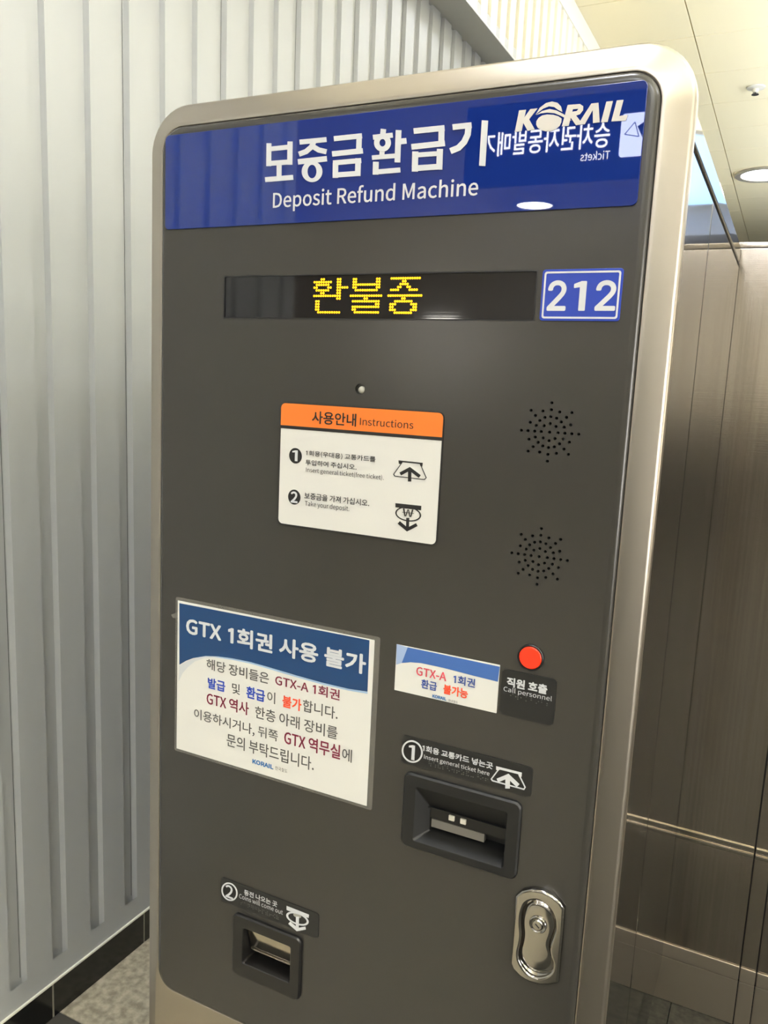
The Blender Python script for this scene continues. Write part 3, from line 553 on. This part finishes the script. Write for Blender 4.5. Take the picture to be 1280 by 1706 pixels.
# ribbed wall: lower field, box-out above the soffit
ribY = 1.1095 - .82936
rib_wall('wall_left', WX, Y_END, Y_FAR, .082, SOFFIT, .137, SOFFIT - .002, ribY, 'wall_paint', lean=LEAN, joint_phase=1)
rib_wall('wall_left_upper', UX, Y_END, Y_FAR, SOFFIT, CEIL, SOFFIT + .003, CEIL - .105, ribY + .03, 'upper_paint', joint_phase=0, run_on=.002)
slab('trim_1', 'soffit_paint', WX - .05, UX - .0005, Y_END, Y_FAR, SOFFIT - .004, SOFFIT + .04)
slab('trim_2', 'white_trim', UX - .02, UX + .004, Y_END, Y_FAR, CEIL - .104, CEIL - .002)
slab('wall_left_core', 'plain_wall', WX - .3, WX - .03, Y_END, Y_FAR, 0, CEIL)
slab('wall_left_end', 'wall_paint', -6.0, WX - .0005, Y_END - .02, Y_END + .02, 0, CEIL)

# black tiled skirting with pale joints
bm = bmesh.new()
gr = bmesh.new()
jy = .2945
k = math.ceil((Y_END - jy) / .28)
ys = [jy + .28 * i for i in range(k, int((Y_FAR - jy) / .28) + 1)]
# two joints seen in the photo stand .28 m apart
for a, b in zip(ys, ys[1:]):
    box(bm, WX - .02, WX + .003, a + .003, b - .003, .001, .0815)
box(gr, WX - .022, WX + .0015, ys[0], ys[-1], 0, .081)
sk = structure(obj('baseboard_left', bm, 'black_tile', None, False))
structure(obj('skirting_joint', gr, 'grout', sk, False))
slab('trim_3', 'white_trim', WX - .02, WX + .0045, Y_END, Y_FAR, .0822, .0862)

# floor: stone slabs with fine joints, a darker band crossing near the skirting
bm = bmesh.new()
fy0, fy1, fx0, fx1 = -9.0, 12.0, -6.0, 6.5
def grid(bm, x0, x1, y0, y1, px, py, ox, oy, g, z0, z1):
    xs = [x0] + [ox + px * i for i in range(math.ceil((x0 - ox) / px + 1e-6), math.floor((x1 - ox) / px) + 1)] + [x1]
    yy = [y0] + [oy + py * i for i in range(math.ceil((y0 - oy) / py + 1e-6), math.floor((y1 - oy) / py) + 1)] + [y1]
    for a, b in zip(xs, xs[1:]):
        for c, d in zip(yy, yy[1:]):
            if b - a > 2 * g and d - c > 2 * g:
                box(bm, a + g, b - g, c + g, d - g, z0, z1)
grid(bm, fx0, WX + .9, .312, fy1, .6, .9, WX, .312, .001, -.03, 0)
grid(bm, fx0, WX + .9, fy0, .244, .6, .9, WX, .244, .001, -.03, 0)
fl = structure(obj('floor', bm, 'floor_stone', None, False))
bm = bmesh.new()
grid(bm, WX + .9, fx1, .312, fy1, .6, .9, WX, .312, .001, -.03, 0)
grid(bm, WX + .9, fx1, fy0, .244, .6, .9, WX, .244, .001, -.03, 0)
structure(obj('floor_walkway', bm, 'floor_granite', None, False))
slab('trim_4', 'floor_dark', fx0, fx1, .249, .311, -.03, -.0002)
slab('trim_5', 'steel_polished', fx0, fx1, .2445, .2485, -.03, .0005)
slab('floor_bed', 'grout', fx0, fx1, fy0, fy1, -.08, -.031)

# ceiling of large cream tiles
bm = bmesh.new()
grid(bm, -6.0, 6.5, -9.0, 12.0, .5455, .5425, -.2425, 4.0252 - .0, .003, CEIL, CEIL + .02)
structure(obj('ceiling', bm, 'ceiling_tile', None, False))
slab('ceiling_deck', 'dark_gap', -6.1, 6.6, -9.1, 12.1, CEIL + .0215, CEIL + .1)

# the rest of the concourse
slab('ceiling_dropped', 'drop_paint', .6, 6.5, 7.95, 12.0, CEIL - .3, CEIL - .0005)
slab('wall_front', 'plain_wall', -6.2, 6.7, 12.0, 12.2, 0, CEIL)
slab('wall_back', 'pale_wall', -6.2, 6.7, -9.2, -9.0, 0, CEIL)
slab('trim_6', 'floor_dark', -6.0, 6.5, -9.0, -8.96, 0, 1.3)
slab('trim_7', 'white_trim', -6.0, 6.5, -9.0, -8.94, 1.301, 1.42)
slab('wall_right', 'plain_wall', 6.5, 6.7, -9.0, 12.0, 0, CEIL)
slab('wall_west', 'plain_wall', -6.2, -6.0, -9.0, Y_END, 0, CEIL)

# ================================================================== DEPOSIT REFUND MACHINE
M = thing('refund_machine', 'tall grey ticket deposit refund machine in a rounded stainless steel frame with blue banner', 'ticket machine')
PX, PZ0, PZ1, PR = .301, .511, 1.704, .03

bm = bmesh.new(); box(bm, -.3125, .3125, .034, .418, .1, 1.675, .004)
obj('front_housing', bm, 'steel_side', M)
bm = bmesh.new(); box(bm, -.3125, .3125, .4215, 1.02, .1, 1.675, .004)
obj('rear_housing', bm, 'steel_side', M)
bm = bmesh.new(); box(bm, -.3125, .3125, .034, 1.02, 1.6795, 1.716, .006, 3)
obj('top_lid', bm, 'steel_side', M)
bm = bmesh.new(); box(bm, -.304, .304, .05, 1.012, .09, 1.70)
obj('inner_core', bm, 'core_dark', M, False)
bm = bmesh.new(); box(bm, -.29, .29, .06, 1.0, 0.0, .099, .004)
obj('plinth', bm, 'floor_dark', M)

# frame: bullnosed stainless surround
prof = [(-.0009, .012, -.0005), (-.0007, .0062, 0), (.0003, .0046, .0003), (.0016, .0042, .001), (.0050, .0050, .006), (.014, .0088, .37),
        (.0255, .0146, .395), (.0275, .0160, .401), (.0292, .0182, .403), (.030, .0213, .405), (.0297, .031, .405), (.012, .0345, .39)]
bm = bmesh.new()
loft(bm, [(rr(-PX - w_, PX + w_, PZ0 - wb, PZ1 + w_, PR + max(w_, 0) * .9, 10), y) for w_, y, wb in prof])
obj('frame', bm, 'steel_frame', M)

# front panel: sheet with real openings and a rounded rim
def speaker_pts(cx, cz):
    pts = [(cx, cz)]
    rad = (.0088, .0159, .0230, .0301)
    for k in range(8):
        a = math.radians(45 * k)
        pts += [(cx + r * math.cos(a), cz + r * math.sin(a)) for r in rad]
        a += math.radians(22.5)
        pts += [(cx + r * math.cos(a), cz + r * math.sin(a)) for r in rad[1:3]]
    return pts
spk = [(.2210, 1.3603), (.2203, 1.2289)]
holes = []
for c in spk:
    for p in speaker_pts(*c):
        holes.append(circ(p[0], p[1], .00165, 10))
dx0, dx1, dz0, dz1 = RECT['disp']
sx0, sx1, sz0, sz1 = RECT['bez1']
cx0, cx1, cz0, cz1 = RECT['bez2']
holes.append(rr(dx0, dx1, dz0, dz1, .001, 2))
holes.append(rr(sx0 + .008, sx1 - .008, sz0 + .008, sz1 - .008, .004, 3))
holes.append(rr(cx0 + .008, cx1 - .008, cz0 + .008, cz1 - .008, .004, 3))
holes.append(circ(-.003, 1.3945, .0062, 20))
inset = rr(-PX + .009, PX - .009, PZ0 + .009, PZ1 - .009, PR - .009, 10)
me = plate_mesh([inset] + holes, 0, .004)
bm = bmesh.new()
bm.from_mesh(me)
loft(bm, [(rr(-PX + w_, PX - w_, PZ0 + w_, PZ1 - w_, PR - w_, 10), y) for w_, y in
          ((.009, 0), (.0065, .0003), (.004, .0012), (.002, .0028), (.0004, .0052), (.0001, .0075))])
fp = link('front_panel', mesh_from(bm, 'front_panel'), 'panel_paint', M)
for c in spk:
    bm = bmesh.new()
    box(bm, c[0] - .036, c[0] + .036, c[1] - .036, c[1] + .036, .0062, .02)
    obj('speaker_backing', bm, 'core_dark', M, False)
for c in spk:
    bm = bmesh.new()
    for p in speaker_pts(*c):
        loft(bm, [(circ(p[0], p[1], .00167, 10), .0003), (circ(p[0], p[1], .0015, 10), .006)])
    obj('speaker_grille', bm, 'core_dark', M, False)

# recessed stud between display and instructions
bm = bmesh.new()
loft(bm, [(circ(-.003, 1.3945, .0063, 24), .0002), (circ(-.003, 1.3945, .006, 24), .004)], cap_last=True)
st = obj('stud', bm, 'panel_paint', M)
bm = bmesh.new()
bmesh.ops.create_uvsphere(bm, u_segments=20, v_segments=12, radius=.0042)
bmesh.ops.transform(bm, matrix=Matrix.Translation((-.0015, .0022, 1.3935)), verts=bm.verts)
obj('stud_head', bm, 'label_grey', st)

# banner
bx0, bx1, bz0, bz1 = RECT['banner']
ban = plate('banner', [rr(bx0, bx1, bz0, bz1, .006, 5)], -.0022, .0022, 'banner_blue', M, .0006)
o = marks('korean_title', BANNER_KOREAN, -.0026, 'text_white', ban)
letters('english_title', TEXTS['banner'], -.0026, ban)
marks('logo', LOGO, -.0026, 'logo_white', ban)

# amber display
dsp = plate('display_window', [rr(dx0, dx1, dz0, dz1, .001, 2)], .0012, .004, 'display_black', M)
bm = bmesh.new()
for x, z in LED:
    loft(bm, [(circ(x, z, .00142, 10), .0011), (circ(x, z, .0013, 10), .0007)], cap_last=True)
obj('led_message', bm, 'led_amber', dsp, False)
plate('display_rim', [rr(dx0, dx1, dz0, dz1, .001, 2), rr(dx0 + .0014, dx1 - .0014, dz0 + .0014, dz1 - .0014, .0008, 2)], -.0002, .0014, 'disc_black', dsp)

# number plate
x0, x1, z0, z1 = RECT['plate']
np_ = plate('number_plate', [rr(x0 - .001, x1 + .001, z0 - .001, z1 + .001, .003, 4)], -.0014, .0014, 'plate_blue', M, .0003)
plate('border_line', [rr(x0 + .0012, x1 - .0012, z0 + .0012, z1 - .0012, .0025, 4), rr(x0 + .003, x1 - .003, z0 + .003, z1 - .003, .0015, 4)], -.0017, .0003, 'text_white', np_, sm=False)
letters('digit', TEXTS['plate'], -.0017, np_, FONT_GROT)

# instruction card
x0, x1, z0, z1 = RECT['card']
card = plate('instruction_card', [rr(x0, x1, z0, z1, .006, 5)], -.0012, .0012, 'card_white', M)
plate('card_rim', [rr(x0 - .0012, x1 + .0012, z0 - .0012, z1 + .0012, .0068, 5), rr(x0 + .0002, x1 - .0002, z0 + .0002, z1 - .0002, .006, 5)], -.0013, .0012, 'text_black', card, sm=False)
zr = CARD_RULE[0]
ztop = (zr[0][1] + zr[1][1]) / 2
zbot = (zr[2][1] + zr[3][1]) / 2
hd = [p for p in rr(x0, x1, z0, z1, .006, 5) if p[1] > ztop] + [(x0, ztop), (x1, ztop)]
plate('orange_heading', [hd], -.0015, .0003, 'card_orange', card, sm=False)
plate('heading_rule', [[(x0, zbot), (x1, zbot), (x1, ztop), (x0, ztop)]], -.0015, .0003, 'text_black', card, sm=False)
marks('number_disc', CARD_BLACK[:1], -.0015, 'text_black', card)
marks('number_disc', CARD_BLACK[1:2], -.0015, 'text_black', card)
marks('ticket_pictogram', CARD_BLACK[2:6], -.0015, 'text_black', card)
marks('coin_pictogram', CARD_BLACK[6:], -.0015, 'text_black', card)
letters('text_line', TEXTS['card'], -.0019, card)

# call label and button
x0, x1, z0, z1 = RECT['call']
cl = plate('call_label', [rr(x0, x1, z0, z1, .005, 5)], -.0012, .0012, 'label_black', M)
letters('text_line', TEXTS['call'], -.0015, cl)

def braille(parent, x0, x1, z, rows=1):
    bm = bmesh.new()
    x = x0
    random.seed(int(abs(x0 * 9999)))
    for r in range(rows):
        x = x0
        while x < x1:
            for i in range(2):
                for j in range(3):
                    if random.random() < .5:
                        loft(bm, [(circ(x + i * .0023, z - r * .011 - j * .0023, .0007, 8), -.0012), (circ(x + i * .0023, z - r * .011 - j * .0023, .0004, 8), -.0016)], cap_last=True)
            x += .0058
    obj('braille', bm, 'braille', parent)
braille(cl, x0 + .006, x1 - .008, z1 - .026)
bcx, bcz = .2201, 1.1181
bm = bmesh.new()
loft(bm, [(circ(bcx, bcz, .0145, 36), .001), (circ(bcx, bcz, .0145, 36), -.0022), (circ(bcx, bcz, .0138, 36), -.003), (circ(bcx, bcz, .0128, 36), -.003), (circ(bcx, bcz, .0126, 36), .0004)])
cb = obj('call_button', bm, 'disc_black', M)
bm = bmesh.new()
loft(bm, [(circ(bcx, bcz, .0124, 36), .0004), (circ(bcx, bcz, .0124, 36), -.0028), (circ(bcx, bcz, .0115, 36), -.0036), (circ(bcx, bcz, .006, 36), -.0040)], cap_last=True)
obj('button_cap', bm, 'button_red', cb)

# card slot label and card slot
x0, x1, z0, z1 = RECT['lab1']
lb = plate('slot_label', [rr(x0, x1, z0, z1, .004, 4)], -.0012, .0012, 'label_black', M)
marks('number_disc', LAB1_BLACK, -.00145, 'disc_black', lb)
marks('number_ring', LAB1_WHITE[:1], -.0017, 'text_white', lb)
marks('ticket_pictogram', LAB1_WHITE[1:], -.0017, 'text_white', lb)
letters('text_line', TEXTS['lab1'], -.0020, lb)
braille(lb, x0 + .036, x1 - .052, z0 + .0105)

bm = bmesh.new()
ox0, ox1, oz0, oz1 = .097, .2085, .8695, .937
tx0, tx1, tz0, tz1 = .110, .2035, .877, .9085
loft(bm, [(rr(sx0, sx1, sz0, sz1, .008, 6), .0005), (rr(sx0, sx1, sz0, sz1, .008, 6), -.0035), (rr(sx0 + .0018, sx1 - .0018, sz0 + .0018, sz1 - .0018, .0065, 6), -.0058),
          (rr(ox0 - .001, ox1 + .001, oz0 - .001, oz1 + .001, .003, 6), -.0058), (rr(ox0, ox1, oz0, oz1, .003, 6), -.0052),
          (rr(tx0, tx1, tz0, tz1, .002, 6), .012), (rr(tx0, tx1, tz0, tz1, .002, 6), .03)], cap_last=True)
sb = obj('card_slot', bm, 'bezel_black', M)
bm = bmesh.new(); box(bm, tx0 + .001, tx0 + .068, .0145, .022, tz0 + .004, tz0 + .0145, .0005)
obj('slot_shutter', bm, 'shutter_grey', sb)
bm = bmesh.new(); box(bm, tx0, tx1, .0125, .02, tz0 + .0165, tz1 - .001)
obj('slot_mouth', bm, 'disc_black', sb, False)
for sx in (.1375, .152):
    bm = bmesh.new(); box(bm, sx - .0036, sx + .0036, .0105, .014, .898, .9045, .0006)
    obj('sensor_window', bm, 'sensor_pale', sb)
bm = bmesh.new(); box(bm, tx0 - .002, tx1 + .002, .009, .0125, tz1 - .0012, tz1 + .0002)
obj('slot_edge', bm, 'bezel_deep', sb, False)

# coin outlet label and coin outlet
x0, x1, z0, z1 = RECT['lab2']
lb = plate('outlet_label', [rr(x0, x1, z0, z1, .004, 4)], -.0012, .0012, 'label_black', M)
marks('number_disc', LAB2_BLACK, -.00145, 'disc_black', lb)
marks('number_ring', LAB2_WHITE[:1], -.0017, 'text_white', lb)
marks('coin_pictogram', LAB2_WHITE[1:], -.0017, 'text_white', lb)
marks('coin_mark', LAB2_GREY, -.0015, 'label_grey', lb)
letters('text_line', TEXTS['lab2'], -.0020, lb)
braille(lb, x0 + .034, x1 - .06, z0 + .0105)

bm = bmesh.new()
ox0, ox1, oz0, oz1 = -.1455, -.0675, .6125, .6665
loft(bm, [(rr(cx0, cx1, cz0, cz1, .008, 6), .0005), (rr(cx0, cx1, cz0, cz1, .008, 6), -.0035), (rr(cx0 + .0018, cx1 - .0018, cz0 + .0018, cz1 - .0018, .0065, 6), -.0055),
          (rr(ox0, ox1, oz0, oz1, .003, 6), -.0055), (rr(ox0 + .001, ox1 - .001, oz0 + .001, oz1 - .001, .003, 6), -.0045),
          (rr(ox0 + .003, ox1 - .003, oz0 + .003, oz1 - .003, .003, 6), .02), (rr(ox0 + .003, ox1 - .003, oz0 + .003, oz1 - .003, .003, 6), .04)], cap_last=True)
co = obj('coin_outlet', bm, 'coin_black', M)
bm = bmesh.new()
fx0_, fx1_ = ox0 + .004, ox1 - .0035
vs = [(fx0_, .0005, oz1 - .003), (fx1_, .0005, oz1 - .003), (fx1_, .0105, oz0 + .0155), (fx0_, .0105, oz0 + .0155)]
vb = [(x, y + .002, z) for x, y, z in vs]
V = [bm.verts.new(p) for p in vs + vb]
for f in ((0, 1, 2, 3), (7, 6, 5, 4), (0, 4, 5, 1), (1, 5, 6, 2), (2, 6, 7, 3), (3, 7, 4, 0)):
    bm.faces.new([V[i] for i in f])
fp_ = obj('coin_flap', bm, 'steel_polished', co)
bm = bmesh.new(); box(bm, fx0_, fx1_, .0085, .0118, oz0 + .0135, oz0 + .0155, .0006)
obj('flap_lip', bm, 'chrome', fp_)

# chrome swing-handle lock
def scaled(pts, k):
    cx = sum(p[0] for p in pts) / len(pts)
    cz = sum(p[1] for p in pts) / len(pts)
    return [(cx + (p[0] - cx) * k, cz + (p[1] - cz) * k) for p in pts]
def dense(pts, n=4):
    """smooth a closed outline (Catmull-Rom)"""
    out = []
    N = len(pts)
    for i in range(N):
        p0, p1, p2, p3 = (Vector(pts[(i + j - 1) % N]) for j in range(4))
        for s in range(n):
            t = s / n
            out.append(tuple(.5 * ((2 * p1) + (p2 - p0) * t + (2 * p0 - 5 * p1 + 4 * p2 - p3) * t * t + (3 * p1 - p0 - 3 * p2 + p3) * t ** 3)))
    return out
outer = LOCK_OUTER[0]
inner = dense(LOCK_INNER[0])
lk = plate('handle_lock', [outer, scaled(inner, 1.0)], -.008, .009, 'chrome', M, .0026)
bm = bmesh.new()
loft(bm, [(scaled(inner, 1.04), -.0058), (scaled(inner, .985), -.0030), (scaled(inner, .96), -.0016), (scaled(inner, .93), -.0018),
          (scaled(inner, .90), -.0030), (scaled(inner, .86), -.0042), (scaled(inner, .80), -.0048), (scaled(inner, .6), -.0052)], cap_last=True)
obj('swing_handle', bm, 'chrome', lk)
lc = LOCK_C[0][1]
bm = bmesh.new()
loft(bm, [(circ(lc[0], lc[1], .0095, 32), -.0048), (circ(lc[0], lc[1], .0098, 32), -.0066), (circ(lc[0], lc[1], .0090, 32), -.0074), (circ(lc[0], lc[1], .0074, 32), -.0064),
          (circ(lc[0], lc[1], .0066, 32), -.0064), (circ(lc[0], lc[1], .0055, 32), -.0082), (circ(lc[0], lc[1], .0045, 32), -.0086)], cap_last=True)
lcy = obj('lock_cylinder', bm, 'chrome', lk)
bm = bmesh.new()
box(bm, -.0030, .0030, -.0089, -.0084, -.0006, .0006)
bmesh.ops.rotate(bm, matrix=Matrix.Rotation(math.radians(40), 3, 'Y'), verts=bm.verts)
bmesh.ops.translate(bm, vec=(lc[0], 0, lc[1]), verts=bm.verts)
obj('keyhole', bm, 'core_dark', lcy, False)

# ================================================================== TAPED PAPER NOTICES
x0, x1, z0, z1 = RECT['gtx']
N = thing('paper_notice', 'large laminated white paper notice with dark blue heading taped to lower left of machine', 'notice', ((x0 + x1) / 2, 0, z0))
def reparent(parent, before):
    inv = Matrix.Translation(-Vector(parent.location))
    for o in list(COL.objects):
        if o.parent is parent and o.name not in before:
            o.data.transform(inv)
            for c in o.children:
                c.data.transform(inv)
before = {o.name for o in COL.objects}
plate('laminate', [rr(x0 - .004, x1 + .007, z0 - .004, z1 + .0045, .003, 4)], -.0010, .0009, 'clear_film', N, sm=False)
sh = plate('sheet', [rr(x0, x1, z0, z1, .0005, 2)], -.0014, .0004, 'paper_white', N, sm=False)
marks('blue_heading', GTX_HEADER, -.0016, 'paper_blue', sh, .0002)
marks('swoosh', GTX_SWOOSH, -.00165, 'paper_grey', sh, .0002)
marks('heading_edge', GTX_EDGE, -.00155, 'paper_edge', sh, .0002)
letters('text_line', TEXTS['gtx'], -.0018, sh)
plate('tape_scrap', [[(x0 - .012, z1 - .022), (x0 - .001, z1 - .017), (x0 - .001, z1 - .025), (x0 - .008, z1 - .026)]], -.0012, .0003, 'clear_film', N, sm=False)
reparent(N, before)

x0, x1, z0, z1 = RECT['small']
N2 = thing('paper_notice', 'small white paper notice with pale blue band stuck beside the red call button', 'notice', ((x0 + x1) / 2, 0, z0))
before = {o.name for o in COL.objects}
sh = plate('sheet', [rr(x0, x1, z0, z1, .0005, 2)], -.0006, .0005, 'paper_white', N2, sm=False)
marks('blue_heading', SMALL_HEADER, -.0008, 'small_blue', sh, .0002)
marks('pale_corner', SMALL_CORNER, -.0008, 'small_pale', sh, .0002)
letters('text_line', TEXTS['small'], -.0011, sh)
reparent(N2, before)

# ================================================================== STAINLESS ENCLOSURE TO THE RIGHT
SY = 1.031
E_ = thing('steel_enclosure', 'brushed stainless steel enclosure with seams and kick plate behind the refund machine', 'steel partition', (.3, SY, 0))
def epart(name, m, *b, bev=.0015):
    bm = bmesh.new()
    box(bm, *b, bev)
    bmesh.ops.translate(bm, vec=(-.3, -SY, 0), verts=bm.verts)
    return obj(name, bm, m, E_)
TOP = 1.7225
for a, b in ((-.3, .4755), (.4773, .5095), (.5113, 1.45), (1.452, 2.6)):
    epart('panel', 'steel_brushed', a, b, SY, SY + .03, .1485, TOP - .012)
    epart('base_rail', 'steel_satin', a, b, SY - .004, SY + .02, .1125, .1475, bev=.003)
    epart('kick_plate', 'steel_satin', a, b, SY - .001, SY + .02, .001, .1105)
    epart('bead', 'steel_polished', a, b, SY - .0045, SY + .001, .428, .437, bev=.002)
    epart('bead', 'steel_polished', a, b, SY - .0045, SY + .001, .412, .421, bev=.002)
epart('top_cap', 'steel_polished', -.3, 2.6, SY - .001, SY + .42, TOP - .0115, TOP)
epart('carcass', 'core_dark', -.298, 2.598, SY + .004, SY + .41, 0, TOP - .0125)

# ================================================================== CEILING FITTINGS
def downlight_parts(t):
    bm = bmesh.new()
    R_ = .235
    pr = [(R_, 0.0), (R_, -.012), (R_ - .010, -.020), (R_ - .05, -.016), (R_ - .055, -.010), (R_ - .06, -.0006)]
    n = 40
    rings = [[bm.verts.new((r * math.cos(2 * PI * i / n), r * math.sin(2 * PI * i / n), z)) for i in range(n)] for r, z in pr]
    for a, b in zip(rings, rings[1:]):
        for i in range(n):
            bm.faces.new((a[i], a[(i + 1) % n], b[(i + 1) % n], b[i]))
    obj('trim_ring', bm, 'lamp_ring', t)
    bm = bmesh.new()
    vs = [bm.verts.new(((R_ - .05) * math.cos(2 * PI * i / n), (R_ - .05) * math.sin(2 * PI * i / n), -.006)) for i in range(n)]
    f = bm.faces.new(vs)
    me = bpy.data.meshes.new('diffuser')
    f.normal_flip()
    bm.to_mesh(me)
    bm.free()
    link('diffuser', me, 'lamp_warm', t, False)
proto = None
SPOTS = [(X, Y) for X in (-.43, 1.74, 3.91, -2.6) for Y in (7.8, 4.15, .5, -3.15, -6.8) if X > -1 or Y < -2.4]
SPOTS += [(-.43, -1.33), (-.43, -4.98), (.65, -1.33), (.65, -3.15), (.65, -4.98)]  # extra lamps added to brighten the wall strips and machine front
for i, (X, Y) in enumerate(SPOTS):
    first = i == 0
    loc = (X + .4425, Y - .82936, CEIL - .0005)
    lab = 'round recessed ceiling lamp at the right edge, ringed in grey' if first else 'round recessed ceiling lamp further along the concourse ceiling'
    t = thing('downlight', lab, 'ceiling lamp', loc, 'recessed ceiling lamps')
    if proto is None:
        downlight_parts(t)
        proto = t
    else:
        for ch in list(proto.children):
            c = ch.copy()
            COL.objects.link(c)
            c.parent = t

def sprinkler(loc, label):
    t = thing('sprinkler_head', label, 'sprinkler', loc, 'ceiling sprinklers')
    bm = bmesh.new()
    n = 24
    pr = [(.055, 0.0), (.052, -.006), (.03, -.010), (.018, -.012), (.016, -.03)]
    rings = [[bm.verts.new((r * math.cos(2 * PI * i / n), r * math.sin(2 * PI * i / n), z)) for i in range(n)] for r, z in pr]
    for a, b in zip(rings, rings[1:]):
        for i in range(n):
            bm.faces.new((a[i], a[(i + 1) % n], b[(i + 1) % n], b[i]))
    bm.faces.new(rings[-1])
    obj('escutcheon', bm, 'sprinkler_white', t)
    bm = bmesh.new()
    bmesh.ops.create_cone(bm, cap_ends=True, segments=16, radius1=.022, radius2=.02, depth=.003, matrix=Matrix.Translation((0, 0, -.042)))
    box(bm, -.003, .003, -.003, .003, -.042, -.028)
    obj('deflector', bm, 'core_dark', t)
sprinkler((-.4182 + .4425, 5.7143 - .829, CEIL - .0005), 'small white ceiling sprinkler with dark deflector, nearer one')
sprinkler((-.33 + .4425, 8.35 - .829, CEIL - .0005), 'small white ceiling sprinkler beyond the round ceiling lamp')

# added troughs, unseen, that brighten the ceiling; and the cool light panel, seen in reflections
for k, (X, lab) in enumerate(((1.75, 'hung trough lamp lighting the ceiling, nearer the ribbed wall'), (4.7, 'hung trough lamp lighting the ceiling, farther from the ribbed wall'))):
    t = thing('trough_lamp', lab, 'hanging lamp', (X, 1.25, 2.3), 'added fill troughs')
    bm = bmesh.new()
    box(bm, -.12, .12, -6.6, 6.6, -.03, 0)
    box(bm, -.12, -.11, -6.6, 6.6, 0, .05)
    box(bm, .11, .12, -6.6, 6.6, 0, .05)
    obj('trough', bm, 'lamp_ring', t, False)
    bm = bmesh.new()
    box(bm, -.05, .05, -6.5, 6.5, .002, .03)
    obj('tube', bm, 'lamp_linear', t, False)
    for y in (-5, -2.5, 0, 2.5, 5):
        bm = bmesh.new()
        box(bm, .106, .114, y - .004, y + .004, .05, CEIL - 2.3 - .001)
        obj('hanger', bm, 'lamp_ring', t, False)
t = thing('ceiling_light', 'cool white rectangular ceiling light panel, mirrored in the machine side', 'light panel', (1.2, 6.75, CEIL - .0005))
bm = bmesh.new(); box(bm, -.62, .62, -1.12, 1.12, -.03, 0)
obj('panel_frame', bm, 'lamp_ring', t, False)
bm = bmesh.new(); box(bm, -.6, .6, -1.1, 1.1, -.032, -.029)
obj('diffuser', bm, 'lamp_cool', t, False)

t = thing('wall_lamp', 'square lit lamp on the far wall, mirrored as a glow below the display', 'wall lamp', (-3.66, -9.02, 2.03))
bm = bmesh.new(); box(bm, -.23, .23, .021, .10, -.23, .23, .01)
obj('lamp_case', bm, 'lamp_ring', t)
bm = bmesh.new(); box(bm, -.2, .2, .099, .104, -.2, .2)
obj('diffuser', bm, 'wall_lamp', t, False)

t = thing('light_box', 'large blank lit light box on a stand, out of view to the right', 'light box', (5.6, -1.5, 0))  # unseen fill light added for the ribbed wall
t.rotation_euler = (0, 0, PI / 2)
bm = bmesh.new(); box(bm, -1.1, 1.1, -.12, 0, .25, 2.35, .01)
obj('box_frame', bm, 'lamp_ring', t, False)
bm = bmesh.new(); box(bm, -1.05, 1.05, -.001, .003, .3, 2.3)
obj('lit_face', bm, 'fill_face', t, False)
for x in (-.9, .9):
    bm = bmesh.new(); box(bm, x - .04, x + .04, -.2, .08, 0, .249)
    obj('foot', bm, 'lamp_ring', t, False)

# hanging ticket sign behind the photographer, mirrored in the banner
SGY = -3.2
t = thing('hanging_sign', 'hanging ticket sign with lit white lettering, mirrored in the blue banner', 'sign', (-.62, SGY, 2.6))
bm = bmesh.new(); box(bm, -.56, .62, -.06, 0, -.19, .19, .006)
obj('sign_box', bm, 'sign_body', t)
for x in (-.4, .45):
    bm = bmesh.new(); box(bm, x - .008, x + .008, -.04, -.024, .19, CEIL - 2.6 - .001)
    obj('hanger', bm, 'lamp_ring', t, False)
bm = bmesh.new()
for body, xa, xb, za, zb, wt in (('승차권자동발매기', -1.526, -.9, 1.145, 1.258, .006), ('Tickets', -1.03, -.893, 1.092, 1.132, 0)):
    me = text_mesh(body, xa + .4425 + .62, xb + .4425 + .62, za - 1.2, zb - 1.2, .0015, wt, flip=True)
    bm.from_mesh(me)
    bpy.data.meshes.remove(me)
link('lettering', mesh_from(bm, 'lettering'), 'sign_white', t, False)
xa, xb, za, zb = -.853 + 1.0625, -.69 + 1.0625, 1.095 - 1.2, 1.285 - 1.2
me = plate_mesh([rr(xa, xb, za, zb, .016, 6)], -.003, .003)
for v in me.vertices:
    v.co.y = -v.co.y - .001 if v.co.y < 0 else .0005
ic = link('ticket_icon', me, 'sign_icon', t, False)
def back_marks(name, shapes, y, m, parent):
    o = marks(name, shapes, 0, m, parent, .0004)
    for v in o.data.vertices:
        v.co.y = y - v.co.y
    return o
back_marks('ticket_mark', [[(xa + .075, za + .13), (xa + .13, za + .165), (xa + .158, za + .11), (xa + .103, za + .075)]], .0034, 'sign_body', ic)
def line(a, b, w_):
    a, b = Vector(a), Vector(b)
    d = (b - a).normalized()
    n = Vector((-d.y, d.x)) * w_ / 2
    return [tuple(a + n), tuple(b + n), tuple(b - n), tuple(a - n)]
tri = [(xa + .02, za + .10), (xa + .062, za + .15), (xa + .085, za + .085)]
back_marks('card_mark', [line(tri[i], tri[(i + 1) % 3], .004) for i in range(3)], .0034, 'text_grey', ic)
